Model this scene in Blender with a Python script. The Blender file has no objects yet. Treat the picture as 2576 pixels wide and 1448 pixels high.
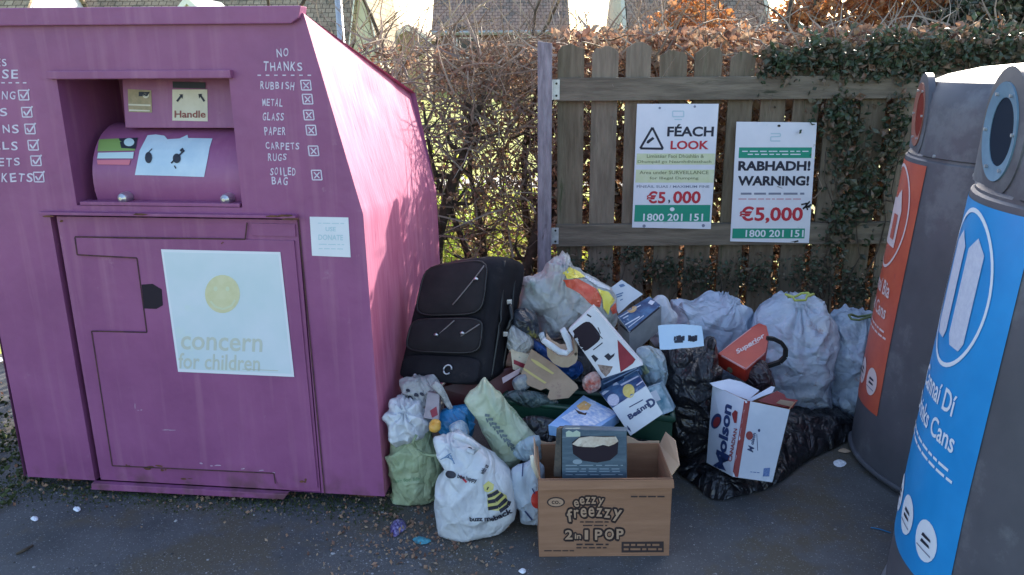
import bpy, bmesh, math, random
import numpy as np
from mathutils import Vector, Matrix, noise
from mathutils.bvhtree import BVHTree
from mathutils.geometry import tessellate_polygon
R_ = math.radians
random.seed(7)
scn = bpy.context.scene
COL = scn.collection

# ------------------------------------------------------------------ camera
FPX, PIT, ROLL, H = 2000.0, R_(16), R_(0.5), 1.65
f_ = Vector((0, math.cos(PIT), -math.sin(PIT))); r0 = Vector((1, 0, 0)); u0 = r0.cross(f_)
u_ = u0*math.cos(ROLL) + r0*math.sin(ROLL); r_ = r0*math.cos(ROLL) - u0*math.sin(ROLL)
CAM = Vector((0, 0, H))
cd = bpy.data.cameras.new('camera'); cam = bpy.data.objects.new('camera', cd); COL.objects.link(cam)
cd.sensor_width = 36; cd.lens = 36*FPX/2576; cd.clip_start = 0.05; cd.clip_end = 2000
cam.matrix_world = Matrix(((r_.x, u_.x, -f_.x, 0), (r_.y, u_.y, -f_.y, 0), (r_.z, u_.z, -f_.z, H), (0, 0, 0, 1)))
scn.camera = cam
# ------------------------------------------------------------------ world and sun
SUN_EL, SUN_AZ = R_(27), math.atan2(0.50, 0.87)        # azimuth measured from +Y towards +X
w = bpy.data.worlds.new('World'); scn.world = w; w.use_nodes = True
nt = w.node_tree; sky = nt.nodes.new('ShaderNodeTexSky'); sky.sky_type = 'NISHITA'; sky.sun_disc = False
sky.sun_elevation = SUN_EL; sky.sun_rotation = SUN_AZ; sky.air_density = 1.0; sky.dust_density = 2.2
bg = nt.nodes['Background']; bg.inputs[1].default_value = 0.15
nt.links.new(sky.outputs[0], bg.inputs[0])
sl = bpy.data.lights.new('sun', 'SUN'); sl.energy = 3.9; sl.angle = R_(0.53); sl.color = (1, 0.91, 0.77)
so = bpy.data.objects.new('sun', sl); COL.objects.link(so)
sd = Vector((math.sin(SUN_AZ)*math.cos(SUN_EL), math.cos(SUN_AZ)*math.cos(SUN_EL), math.sin(SUN_EL)))
so.rotation_euler = sd.to_track_quat('Z', 'Y').to_euler()
scn.view_settings.view_transform = 'Standard'; scn.view_settings.look = 'None'
scn.view_settings.exposure = 1.66; scn.view_settings.gamma = 1
scn.render.engine = 'CYCLES'; scn.cycles.max_bounces = 8; scn.cycles.transparent_max_bounces = 12

# ------------------------------------------------------------------ helpers: picture geometry to points in the place
def ray(x, y): return f_ + r_*((x-1288)/FPX) - u_*((y-724)/FPX)
def atY(x, y, Y): d = ray(x, y); return CAM + d*(Y/d.y)
def atZ(x, y, Z=0.0): d = ray(x, y); return CAM + d*((Z-H)/d.z)
def zc(x0, y0, s): return lambda x, y: ((x0+x/s)/1.4907, (y0+y/s)/1.4907)
# ------------------------------------------------------------------ helpers: materials
def lin(c): return tuple((v/255/12.92 if v/255 <= .04045 else ((v/255+.055)/1.055)**2.4) for v in c)+(1,)
MC = {}
def mat(name, c1, c2=None, scale=6, rough=.6, bump=0, bscale=40, metal=0, c3=None, s3=2, t3=.6, isl=None, stretch=None, spec=.5, alpha=1, det=4, trans=0, bump2=0, b2scale=8, coat=0):
    if name in MC: return MC[name]
    m = bpy.data.materials.new(name); m.use_nodes = True; N = m.node_tree.nodes; L = m.node_tree.links
    p = N['Principled BSDF']; p.inputs['Roughness'].default_value = rough; p.inputs['Metallic'].default_value = metal
    p.inputs['Specular IOR Level'].default_value = spec
    if coat: p.inputs['Coat Weight'].default_value = coat; p.inputs['Coat Roughness'].default_value = .25
    tc = N.new('ShaderNodeTexCoord'); mp = N.new('ShaderNodeMapping'); L.new(tc.outputs['Object'], mp.inputs[0])
    if stretch: mp.inputs['Scale'].default_value = stretch
    if isl:
        g = N.new('ShaderNodeNewGeometry'); cr = N.new('ShaderNodeValToRGB'); L.new(g.outputs['Random Per Island'], cr.inputs[0])
        e = cr.color_ramp.elements
        while len(e) < len(isl): e.new(.5)
        for i, c in enumerate(isl): e[i].position = i/(len(isl)-1); e[i].color = tuple(c)+(1,)
        col = cr.outputs[0]
    else:
        c2 = c2 or c1
        nz = N.new('ShaderNodeTexNoise'); nz.inputs['Scale'].default_value = scale; nz.inputs['Detail'].default_value = det; nz.inputs['Roughness'].default_value = .65
        L.new(mp.outputs[0], nz.inputs['Vector'])
        cr = N.new('ShaderNodeValToRGB'); L.new(nz.outputs[0], cr.inputs[0])
        cr.color_ramp.elements[0].position = .34; cr.color_ramp.elements[0].color = tuple(c1[:3])+(1,)
        cr.color_ramp.elements[1].position = .66; cr.color_ramp.elements[1].color = tuple(c2[:3])+(1,)
        col = cr.outputs[0]
        if c3:
            n3 = N.new('ShaderNodeTexNoise'); n3.inputs['Scale'].default_value = s3; n3.inputs['Detail'].default_value = 8; n3.inputs['Roughness'].default_value = .7
            L.new(mp.outputs[0], n3.inputs['Vector'])
            r3 = N.new('ShaderNodeMapRange'); r3.inputs[1].default_value = t3; r3.inputs[2].default_value = t3+.08
            L.new(n3.outputs[0], r3.inputs[0])
            mx = N.new('ShaderNodeMixRGB'); L.new(r3.outputs[0], mx.inputs[0]); L.new(col, mx.inputs[1]); mx.inputs[2].default_value = tuple(c3[:3])+(1,)
            col = mx.outputs[0]
    L.new(col, p.inputs['Base Color'])
    last = None
    for b, s in ((bump2, b2scale), (bump, bscale)):
        if not b: continue
        nb = N.new('ShaderNodeTexNoise'); nb.inputs['Scale'].default_value = s; nb.inputs['Detail'].default_value = 5
        L.new(mp.outputs[0], nb.inputs['Vector'])
        bu = N.new('ShaderNodeBump'); bu.inputs['Strength'].default_value = b; bu.inputs['Distance'].default_value = .12/s
        L.new(nb.outputs[0], bu.inputs['Height'])
        if last: L.new(last.outputs[0], bu.inputs['Normal'])
        L.new(bu.outputs[0], p.inputs['Normal']); last = bu
    out = N['Material Output']
    if trans:
        tl = N.new('ShaderNodeBsdfTranslucent'); L.new(col, tl.inputs[0]); mxs = N.new('ShaderNodeMixShader'); mxs.inputs[0].default_value = trans
        L.new(p.outputs[0], mxs.inputs[1]); L.new(tl.outputs[0], mxs.inputs[2]); L.new(mxs.outputs[0], out.inputs[0])
    if alpha < 1: p.inputs['Alpha'].default_value = alpha
    MC[name] = m; return m

def film(name, c1, c2, scale=5, rough=.2, crease=.7, cscale=14, blobs=None, alpha=1, spec=.5, t=.58):
    """thin plastic: creased by ridged noise, with faint coloured contents showing through"""
    if name in MC: return MC[name]
    m = mat(name, c1, c2, scale=scale, rough=rough, spec=spec, c3=blobs[0] if blobs else None, s3=blobs[1] if blobs else 2, t3=t, alpha=alpha)
    N = m.node_tree.nodes; L = m.node_tree.links; p = N['Principled BSDF']; mp = N['Mapping']
    prev = None
    for sc, st, dist in ((cscale*.8, crease*.8, .02), (cscale*2.2, crease*.55, .006)):
        nz = N.new('ShaderNodeTexNoise'); nz.inputs['Scale'].default_value = sc*.5; nz.inputs['Detail'].default_value = 3; nz.inputs['Distortion'].default_value = 1.4
        L.new(mp.outputs[0], nz.inputs['Vector'])
        a = N.new('ShaderNodeMath'); a.operation = 'SUBTRACT'; a.inputs[1].default_value = .5; L.new(nz.outputs[0], a.inputs[0]); nz.inputs['Roughness'].default_value = .35
        b = N.new('ShaderNodeMath'); b.operation = 'ABSOLUTE'; L.new(a.outputs[0], b.inputs[0])
        bu = N.new('ShaderNodeBump'); bu.inputs['Strength'].default_value = st; bu.inputs['Distance'].default_value = dist*6; L.new(b.outputs[0], bu.inputs['Height'])
        if prev: L.new(prev.outputs[0], bu.inputs['Normal'])
        prev = bu
    L.new(prev.outputs[0], p.inputs['Normal'])
    if sum(c1[:3]) > .5:
        tl = N.new('ShaderNodeBsdfTranslucent'); L.new(p.inputs['Base Color'].links[0].from_socket, tl.inputs[0]); L.new(prev.outputs[0], tl.inputs['Normal']); ms = N.new('ShaderNodeMixShader'); ms.inputs[0].default_value = .28
        L.new(p.outputs[0], ms.inputs[1]); L.new(tl.outputs[0], ms.inputs[2]); L.new(ms.outputs[0], N['Material Output'].inputs[0])
    return m
# ------------------------------------------------------------------ helpers: objects
ORG = {}
def tag(o, label=None, cat=None, group=None, kind=None):
    for k, v in (('label', label), ('category', cat), ('group', group), ('kind', kind)):
        if v: o[k] = v
    return o
def thing(name, label, cat, loc, group=None):
    o = bpy.data.objects.new(name, None); COL.objects.link(o); o.location = loc; o.empty_display_size = .1
    ORG[o.name] = Vector(loc); return tag(o, label, cat, group)
class MB:
    def __init__(s): s.v = []; s.f = []; s.m = []
    def add(s, vs, fs, mi=0):
        b = len(s.v); s.v += [tuple(v) for v in vs]; s.f += [tuple(i+b for i in f) for f in fs]; s.m += [mi]*len(fs)
    def hexa(s, P, mi=0):          # P: dict of '---' style corners
        k = ['---', '+--', '++-', '-+-', '--+', '+-+', '+++', '-++']
        s.add([P[i] for i in k], [(0, 3, 2, 1), (4, 5, 6, 7), (0, 1, 5, 4), (1, 2, 6, 5), (2, 3, 7, 6), (3, 0, 4, 7)], mi)
    def box(s, c, d, ax=None, mi=0):
        c = Vector(c); ax = ax or (Vector((1, 0, 0)), Vector((0, 1, 0)), Vector((0, 0, 1)))
        P = {}
        for a in (-1, 1):
            for b in (-1, 1):
                for e in (-1, 1): P[('-' if a < 0 else '+')+('-' if b < 0 else '+')+('-' if e < 0 else '+')] = c+ax[0]*(a*d[0]/2)+ax[1]*(b*d[1]/2)+ax[2]*(e*d[2]/2)
        s.hexa(P, mi)
    def tube(s, pts, rad, n=6, mi=0, cap=True):
        pts = [Vector(p) for p in pts]; rings = []; up = Vector((.13, .31, .94))
        for i, p in enumerate(pts):
            t = (pts[min(i+1, len(pts)-1)]-pts[max(i-1, 0)]); t = t.normalized() if t.length > 1e-9 else Vector((0, 0, 1))
            a = t.cross(up); a = a.normalized() if a.length > 1e-3 else t.cross(Vector((1, 0, 0))).normalized(); b = t.cross(a)
            rr = rad[i] if isinstance(rad, (list, tuple)) else rad
            rings.append([p+a*(rr*math.cos(2*math.pi*k/n))+b*(rr*math.sin(2*math.pi*k/n)) for k in range(n)])
        vs = [v for r in rings for v in r]; fs = []
        for i in range(len(pts)-1):
            for k in range(n): fs.append((i*n+k, i*n+(k+1) % n, (i+1)*n+(k+1) % n, (i+1)*n+k))
        if cap: fs.append(tuple(range(n-1, -1, -1))); fs.append(tuple(range(len(vs)-n, len(vs))))
        s.add(vs, fs, mi)
    def prism(s, poly, off, mi=0):  # poly: list of points, off: offset vector
        n = len(poly); poly = [Vector(p) for p in poly]; off = Vector(off)
        tr = tessellate_polygon([poly])
        s.add(poly, [t for t in tr], mi); s.add([p+off for p in poly], [tuple(reversed(t)) for t in tr], mi)
        s.add(poly+[p+off for p in poly], [(i, (i+1) % n, n+(i+1) % n, n+i) for i in range(n)], mi)
    def ribbon(s, pts, wv, mi=0):
        pts = [Vector(p) for p in pts]; wv = Vector(wv)
        for a, b in zip(pts, pts[1:]): s.add([a-wv, b-wv, b+wv, a+wv], [(0, 1, 2, 3)], mi)
    def build(s, name, mats, parent=None, smooth=False, org=None, bevel=0, weld=True, label=None, cat=None, group=None, kind=None, angle=None):
        if parent is not None: o0 = ORG[parent.name]
        elif org is not None: o0 = Vector(org)
        else:
            xs = [v[0] for v in s.v]; ys = [v[1] for v in s.v]; zs = [v[2] for v in s.v]
            o0 = Vector(((min(xs)+max(xs))/2, (min(ys)+max(ys))/2, min(zs)))
        me = bpy.data.meshes.new(name); me.from_pydata([(v[0]-o0.x, v[1]-o0.y, v[2]-o0.z) for v in s.v], [], s.f)
        for mm in (mats if isinstance(mats, (list, tuple)) else [mats]): me.materials.append(mm)
        me.polygons.foreach_set('material_index', s.m)
        if weld or bevel:
            bm = bmesh.new(); bm.from_mesh(me)
            if weld: bmesh.ops.remove_doubles(bm, verts=bm.verts, dist=1e-6)
            bmesh.ops.recalc_face_normals(bm, faces=bm.faces)
            if bevel: bmesh.ops.bevel(bm, geom=[e for e in bm.edges if len(e.link_faces) == 2 and e.calc_face_angle(0) > .4], offset=bevel, segments=2, affect='EDGES', profile=.7)
            bm.to_mesh(me); bm.free()
        if smooth: me.polygons.foreach_set('use_smooth', [True]*len(me.polygons))
        if angle: me.polygons.foreach_set('use_smooth', [True]*len(me.polygons)); me.set_sharp_from_angle(angle=R_(angle))
        o = bpy.data.objects.new(name, me); COL.objects.link(o)
        if parent is not None: o.parent = parent
        else: o.location = o0
        ORG[o.name] = o0
        return tag(o, label, cat, group, kind)
# ------------------------------------------------------------------ lettering and marks laid on real surfaces
TC = {}
def text2d(t, bold=0.0, sp=1.0):
    k = (t, bold, sp)
    if k in TC: return TC[k]
    cu = bpy.data.curves.new('tmp', 'FONT'); cu.body = t; cu.offset = bold; cu.space_character = sp; cu.resolution_u = 3; cu.fill_mode = 'FRONT'
    o = bpy.data.objects.new('tmp', cu); COL.objects.link(o); dg = bpy.context.evaluated_depsgraph_get(); dg.update()
    me = o.evaluated_get(dg).to_mesh(); v = [(q.co.x, q.co.y) for q in me.vertices]; f = [tuple(p.vertices) for p in me.polygons]
    o.evaluated_get(dg).to_mesh_clear(); bpy.data.objects.remove(o); bpy.data.curves.remove(cu)
    TC[k] = (v, f); return TC[k]
class Stick:
    """flat shapes in picture coordinates laid on the surface of a built object, lifted off it a little"""
    def __init__(s, tgt, off=.0015, maxedge=13):
        if not isinstance(tgt, (list, tuple)): tgt = [tgt]
        V = []; F = []
        for o in tgt:
            b = len(V); og = ORG[o.name]; V += [v.co+og for v in o.data.vertices]; F += [tuple(i+b for i in p.vertices) for p in o.data.polygons]
        s.bvh = BVHTree.FromPolygons(V, F); s.t = MB(); s.off = off; s.me = maxedge; s.cuts = []
    def tri(s, a, b, c, d=0):
        L = [((a[0]-b[0])**2+(a[1]-b[1])**2, 0), ((b[0]-c[0])**2+(b[1]-c[1])**2, 1), ((c[0]-a[0])**2+(c[1]-a[1])**2, 2)]
        m = max(L)
        if m[0] > s.me**2 and d < 12:
            if m[1] == 0: q = ((a[0]+b[0])/2, (a[1]+b[1])/2); s.tri(a, q, c, d+1); s.tri(q, b, c, d+1)
            elif m[1] == 1: q = ((c[0]+b[0])/2, (c[1]+b[1])/2); s.tri(a, b, q, d+1); s.tri(a, q, c, d+1)
            else: q = ((a[0]+c[0])/2, (a[1]+c[1])/2); s.tri(a, b, q, d+1); s.tri(q, b, c, d+1)
            return
        P = []
        for p in (a, b, c):
            dr = ray(*p).normalized(); h, n, i, ds = s.bvh.ray_cast(CAM, dr)
            if h is None: return
            if n.dot(dr) > 0: n = -n
            P.append(h+n*s.off)
        if max((P[0]-P[1]).length, (P[1]-P[2]).length, (P[2]-P[0]).length) > .25: return
        s.t.add(P, [(0, 1, 2)])
    def poly(s, pts):
        for t in tessellate_polygon([[Vector((p[0], p[1], 0)) for p in pts]]): s.tri(*[pts[i] for i in t])
        return s
    def ell(s, cx, cy, rx, ry, ang=0, n=20):
        a = R_(ang); return s.poly([(cx+rx*math.cos(t)*math.cos(a)-ry*math.sin(t)*math.sin(a), cy+rx*math.cos(t)*math.sin(a)+ry*math.sin(t)*math.cos(a)) for t in [2*math.pi*k/n for k in range(n)]])
    def line(s, pts, w):
        for a, b in zip(pts, pts[1:]):
            dx, dy = b[0]-a[0], b[1]-a[1]; l = math.hypot(dx, dy) or 1; nx, ny = -dy/l*w/2, dx/l*w/2
            s.poly([(a[0]+nx, a[1]+ny), (b[0]+nx, b[1]+ny), (b[0]-nx, b[1]-ny), (a[0]-nx, a[1]-ny)])
        return s
    def text(s, t, cx, cy, h, wid=None, ang=0, bold=.01, shear=0, sp=1.0, vang=None):
        v, f = text2d(t, bold, sp)
        x0 = min(q[0] for q in v); x1 = max(q[0] for q in v); y0 = min(q[1] for q in v); y1 = max(q[1] for q in v)
        sy = h/(y1-y0); sx = (wid/(x1-x0)) if wid else sy
        a = R_(ang); b = R_(ang-90 if vang is None else vang); out = []
        for q in v:
            X = (q[0]-(x0+x1)/2)*sx; Y = (q[1]-(y0+y1)/2)*sy; X += shear*Y
            out.append((cx+X*math.cos(a)+Y*math.cos(b), cy+X*math.sin(a)+Y*math.sin(b)))
        for p in f:
            for k in range(1, len(p)-1): s.tri(out[p[0]], out[p[k]], out[p[k+1]])
        return s
    def cut(s, name=None): s.cuts.append((len(s.t.f), name)); return s
    def build(s, name, m, parent):
        if not s.t.f: return None
        if len(s.cuts) < 2: return s.t.build(name, m, parent, weld=False)
        ends = [c[0] for c in s.cuts[1:]]+[len(s.t.f)]; o = None
        for (a, nm), b in zip([(0, s.cuts[0][1])]+s.cuts[1:], ends):
            if b <= a: continue
            mb = MB()
            for f in s.t.f[a:b]: mb.add([s.t.v[i] for i in f], [tuple(range(len(f)))])
            o = mb.build(nm or name, m, parent, weld=False)
        return o
def lines_of_print(S, x0, x1, y, h, n=9, ang=0, seed=0):
    """a row of very small unreadable print, as word-length dashes"""
    rr = random.Random(seed); x = x0; a = math.tan(R_(ang))
    while x < x1-4:
        wl = rr.uniform(.5, 1.6)*(x1-x0)/n; e = min(x+wl, x1); yy = y+(x-x0)*a; ye = y+(e-x0)*a
        S.poly([(x, yy-h/2), (e, ye-h/2), (e, ye+h/2), (x, yy+h/2)]); x = e+(x1-x0)/n*.28

def fb(p, s=1.0): return noise.noise(Vector(p)*s)
def ridge(p, s): return 1-2*abs(noise.noise(Vector(p)*s))
# ------------------------------------------------------------------ plastic bags
def catmull(P, per):
    out = []; n = len(P)
    for i in range(n):
        a, b, c, d = P[i-1], P[i], P[(i+1) % n], P[(i+2) % n]
        for k in range(per):
            t = k/per
            out.append(tuple(.5*((2*b[j])+(-a[j]+c[j])*t+(2*a[j]-5*b[j]+4*c[j]-d[j])*t*t+(-a[j]+3*b[j]-3*c[j]+d[j])*t**3) for j in (0, 1)))
    return out
def bag(name, m, px, Y, T, c=None, lean=0.0, knot=None, fold=.012, nf=9, amp=.014, fr=7, seed=0, per=None, rings=26, parent=None, yaw=0.0, pw=2.3, floor=True, puck=.008, **kw):
    """a filled sack: its outline has its own distance; the sheet bulges T to the front and the back, creased and gathered towards the knot"""
    per = per or max(3, int(150/len(px))); P2 = catmull(px, per); n = len(P2)
    if c is None: c = (sum(p[0] for p in px)/len(px), sum(p[1] for p in px)/len(px))
    ty = math.tan(R_(yaw)); xc = atY(c[0], c[1], Y).x
    def hit(x, y):
        d = ray(x, y); t = (Y+lean*H-ty*xc)/(d.y-lean*d.z-ty*d.x); return CAM+d*t
    nrm = Vector((ty, -1, lean)).normalized()
    C0 = hit(*c); O = [hit(*p) for p in P2]; K = hit(*knot) if knot else None
    so_ = Vector((seed*3.7, seed*1.3, seed*2.1)); V = []; F = []
    def dis(p, t, side):
        q = p+so_
        w_ = q+Vector((fb(q, 5), fb(q+Vector((9, 0, 0)), 5), fb(q+Vector((0, 9, 0)), 5)))*.05; rg = ridge(w_+Vector((0, 0, side)), fr*.62); r2_ = ridge(w_, fr*1.35)
        d = amp*(max(0, rg)**2.2*1.25+max(0, r2_)**2.5*.75+max(0, ridge(w_*1.0, fr*2.9))**3*.28+fb(q, 2.6)*1.2-.4)
        if K is not None:
            a = math.atan2(p.z-K.z, p.x-K.x); L = (p-K).length
            d += fold*math.sin(a*nf+3*fb(q, 4))*math.exp(-L/.16)*min(1, L/.03)
        return d
    for side in (1, -1):
        for k in range(rings if side == 1 else rings-1, 0, -1) if side == -1 else range(0, rings+1):
            t = (k/rings)**.8
            b = T*(max(0, 1-t**pw))**.55
            if side == -1 and k == rings: continue
            for i in range(n):
                p = C0.lerp(O[i], t)
                p = p+nrm*(b*side)
                out = (O[i]-C0).normalized()*t+nrm*(side*(1-t)*1.3); out.normalize()
                e = dis(p, t, side)
                p = p+out*(e*(1 if t < .93 else .55))+out*(puck*fb(p+so_, 16)*t)
                if floor and p.z < .006: p.z = .006+.002*fb(p, 20)
                V.append(p)
    nr = rings+1+rings-1
    for j in range(nr-1):
        for i in range(n):
            F.append((j*n+i, j*n+(i+1) % n, (j+1)*n+(i+1) % n, (j+1)*n+i))
    F.append(tuple(reversed(range((nr-1)*n, nr*n))))
    mb = MB(); mb.add(V, F)
    return mb.build(name, m, parent, smooth=True, weld=True, **kw)
def knotted(base, tip, m, parent, r=.018, name='knot'):
    mb = MB(); b = Vector(base); t = Vector(tip)
    pts = [b.lerp(t, k/7)+Vector((.006*math.sin(k*2.1), .004*math.cos(k*1.7), 0)) for k in range(8)]
    mb.tube(pts, [r*1.7, r*1.2, r*.7, r*.65, r*1.1, r*1.5, r*1.8, r*1.2], 9)
    return mb.build(name, m, parent, smooth=True)
def carton(name, m, C, parent=None, bevel=.002, open_top=False, kmat=None, th=.004, **kw):
    """a box from its eight corners; C maps '-+-' corner keys to (px, py, Y)"""
    P = {k: atY(*v) for k, v in C.items()}
    f1 = lambda k, i: k[:i]+('+' if k[i] == '-' else '-')+k[i+1:]
    for _ in range(4):          # corners out of sight complete the parallelograms
        for k in ('+-+', '+--', '-++', '++-', '-+-', '+++', '---', '--+'):
            for i, j in ((0, 1), (0, 2), (1, 2)):
                if k in P: break
                a, b = f1(k, i), f1(k, j); c = f1(a, j)
                if a in P and b in P and c in P: P[k] = P[a]+P[b]-P[c]
    mb = MB()
    if not open_top: mb.hexa(P)
    else:
        cen = sum(P.values(), Vector())/8; kk = ['--', '+-', '++', '-+']
        out = [P[a+'-'] for a in kk]+[P[a+'+'] for a in kk]
        inn = []
        for a in kk:
            for_ = P[a+'-']; top = P[a+'+']; cb = sum((P[q+'-'] for q in kk), Vector())/4; ct = sum((P[q+'+'] for q in kk), Vector())/4
            inn.append(for_+(cb-for_).normalized()*th*1.5+(ct-cb).normalized()*th)
        for a in kk:
            top = P[a+'+']; ct = sum((P[q+'+'] for q in kk), Vector())/4; inn.append(top+(ct-top).normalized()*th*1.5)
        mb.add(out+inn, [(0, 1, 5, 4), (1, 2, 6, 5), (2, 3, 7, 6), (3, 0, 4, 7), (3, 2, 1, 0)])
        mb.add(out+inn, [(8, 12, 13, 9), (9, 13, 14, 10), (10, 14, 15, 11), (11, 15, 12, 8), (8, 9, 10, 11), (4, 5, 13, 12), (5, 6, 14, 13), (6, 7, 15, 14), (7, 4, 12, 15)], 1 if kmat else 0)
        bevel = 0
    o = mb.build(name, [m]+([kmat] if kmat else []), parent, bevel=bevel, **kw)
    bm = bmesh.new(); bm.from_mesh(o.data); bmesh.ops.triangulate(bm, faces=bm.faces); bm.to_mesh(o.data); bm.free()
    return o, P
def sheet(name, m, pts, Y, parent=None, th=.003, nrm=(0, -1, .3), at=None, bevel=0, **kw):
    """flat card or board: outline on its own tilted plane, with thickness"""
    n = Vector(nrm).normalized(); p0 = atY(*(at or pts[0]), Y)
    Q = []
    for p in pts:
        d = ray(*p); t = (p0-CAM).dot(n)/d.dot(n); Q.append(CAM+d*t)
    mb = MB(); mb.prism(Q, -n*th)
    return mb.build(name, m, parent, bevel=bevel, **kw)
# ================================================================== THE SETTING
m_grass = mat('grass ground', (.16, .22, .03), (.42, .44, .10), scale=3.5, rough=.9, bump=.6, bscale=30, c3=(.16, .11, .05), s3=1.6, t3=.55)
def asphalt_material():
    m = mat('asphalt', (.060, .061, .065), (.115, .113, .118), scale=2.2, rough=.85, bump=.9, bscale=95, c3=(.095, .080, .060), s3=1.5, t3=.50, det=8, bump2=.5, b2scale=22)
    N = m.node_tree.nodes; L = m.node_tree.links; p = N['Principled BSDF']; base = p.inputs['Base Color'].links[0].from_socket
    v = N.new('ShaderNodeTexVoronoi'); v.inputs['Scale'].default_value = 120; L.new(N['Mapping'].outputs[0], v.inputs['Vector'])
    cr = N.new('ShaderNodeValToRGB'); cr.color_ramp.elements[0].position = 0; cr.color_ramp.elements[0].color = (1, 1, 1, 1); cr.color_ramp.elements[1].position = .35; cr.color_ramp.elements[1].color = (0, 0, 0, 1)
    L.new(v.outputs['Distance'], cr.inputs[0])
    n2 = N.new('ShaderNodeTexNoise'); n2.inputs['Scale'].default_value = 60; L.new(N['Mapping'].outputs[0], n2.inputs['Vector'])
    r2 = N.new('ShaderNodeMapRange'); r2.inputs[1].default_value = .42; r2.inputs[2].default_value = .60; L.new(n2.outputs[0], r2.inputs[0])
    mu = N.new('ShaderNodeMath'); mu.operation = 'MULTIPLY'; L.new(cr.outputs[0], mu.inputs[0]); L.new(r2.outputs[0], mu.inputs[1])
    mx = N.new('ShaderNodeMixRGB'); L.new(mu.outputs[0], mx.inputs[0]); L.new(base, mx.inputs[1]); mx.inputs[2].default_value = (.30, .30, .32, 1)
    L.new(mx.outputs[0], p.inputs['Base Color'])
    return m
m_asph = asphalt_material()
def sheet_ground(name, x0, x1, y0, y1, z, m, n=1, amp=0):
    mb = MB(); V = []; F = []
    for j in range(n+1):
        for i in range(n+1):
            x = x0+(x1-x0)*i/n; y = y0+(y1-y0)*j/n; V.append((x, y, z+amp*fb((x, y, 0), 1.3)))
    for j in range(n):
        for i in range(n): a = j*(n+1)+i; F.append((a, a+1, a+n+2, a+n+1))
    mb.add(V, F); return mb.build(name, m, smooth=True, org=(0, 0, 0), kind='structure', weld=False)
sheet_ground('ground', -600, 600, -200, 900, -.035, m_grass)
sheet_ground('lawn', -7, 7, 4.4, 30, -.02, m_grass, 60, .012)
sheet_ground('car_park_asphalt', -7, 7, -4, 4.42, 0, m_asph)
m_path = mat('far path concrete', (.30, .28, .26), (.38, .36, .33), scale=3, rough=.9)
sheet_ground('far_path', -12, 12, 10.6, 11.8, -.008, m_path)

# ---- clumps of leaf and twig geometry
def leafcloud(mb, n, pick, size=(.015, .04), curl=.35, tri=False, rnd=None):
    rr = rnd or random
    for _ in range(n):
        p = Vector(pick()); s = rr.uniform(*size)
        a = Vector((rr.gauss(0, 1), rr.gauss(0, 1), rr.gauss(0, 1))).normalized(); b = a.cross(Vector((rr.gauss(0, 1), rr.gauss(0, 1), rr.gauss(0, 1)))).normalized(); c = a.cross(b)*curl*s
        q = [p-a*s*.6, p+b*s*.42-c*.2, p+a*s*.6, p-b*s*.42-c*.2, p+c]
        mb.add(q, [(0, 1, 4), (1, 2, 4), (2, 3, 4), (3, 0, 4)] if not tri else [(0, 1, 2, 3)])
def twigs(mb, n, pick, length=(.15, .5), r=(.0025, .006), up=.5, seg=4, sides=3, wob=.35):
    for _ in range(n):
        p = Vector(pick()); d = Vector((random.gauss(0, 1), random.gauss(0, .7), random.gauss(up, .8))).normalized(); L = random.uniform(*length); rr = random.uniform(*r)
        P = [p]; 
        for k in range(seg):
            d = (d+Vector((random.gauss(0, wob), random.gauss(0, wob), random.gauss(0, wob)))*.6).normalized(); P.append(P[-1]+d*(L/seg))
        mb.tube(P, [rr*(1-k/(seg+.7)) for k in range(seg+1)], sides, cap=False)
m_bark = mat('dark hedge bark', (.045, .033, .024), (.11, .085, .06), scale=24, rough=.9, bump=.8, bscale=60, c3=(.09, .11, .04), s3=7, t3=.6)
m_twig = mat('bare twig', (.13, .085, .055), rough=.8, isl=[(.14, .10, .07), (.28, .21, .15), (.42, .34, .26), (.19, .14, .12)])
m_brown = mat('withered leaf', (0, 0, 0), rough=.7, isl=[(.16, .08, .06), (.30, .17, .12), (.46, .28, .18), (.36, .20, .13), (.52, .38, .26), (.24, .17, .12)], trans=.3)
m_beech = mat('russet beech leaf', (0, 0, 0), rough=.6, isl=[(.42, .15, .05), (.58, .23, .07), (.34, .15, .08), (.52, .28, .14), (.62, .30, .10), (.30, .11, .05), (.50, .34, .22)], trans=.42)
m_ivy = mat('dark ivy leaf', (0, 0, 0), rough=.45, isl=[(.03, .05, .028), (.05, .08, .04), (.060, .085, .045), (.05, .058, .04), (.10, .11, .07), (.15, .11, .07), (.20, .12, .075)], trans=.15)
m_green = mat('fresh hedge leaf', (0, 0, 0), rough=.5, isl=[(.20, .34, .04), (.38, .50, .07), (.56, .58, .12), (.24, .26, .07), (.46, .38, .16)], trans=.4)

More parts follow.
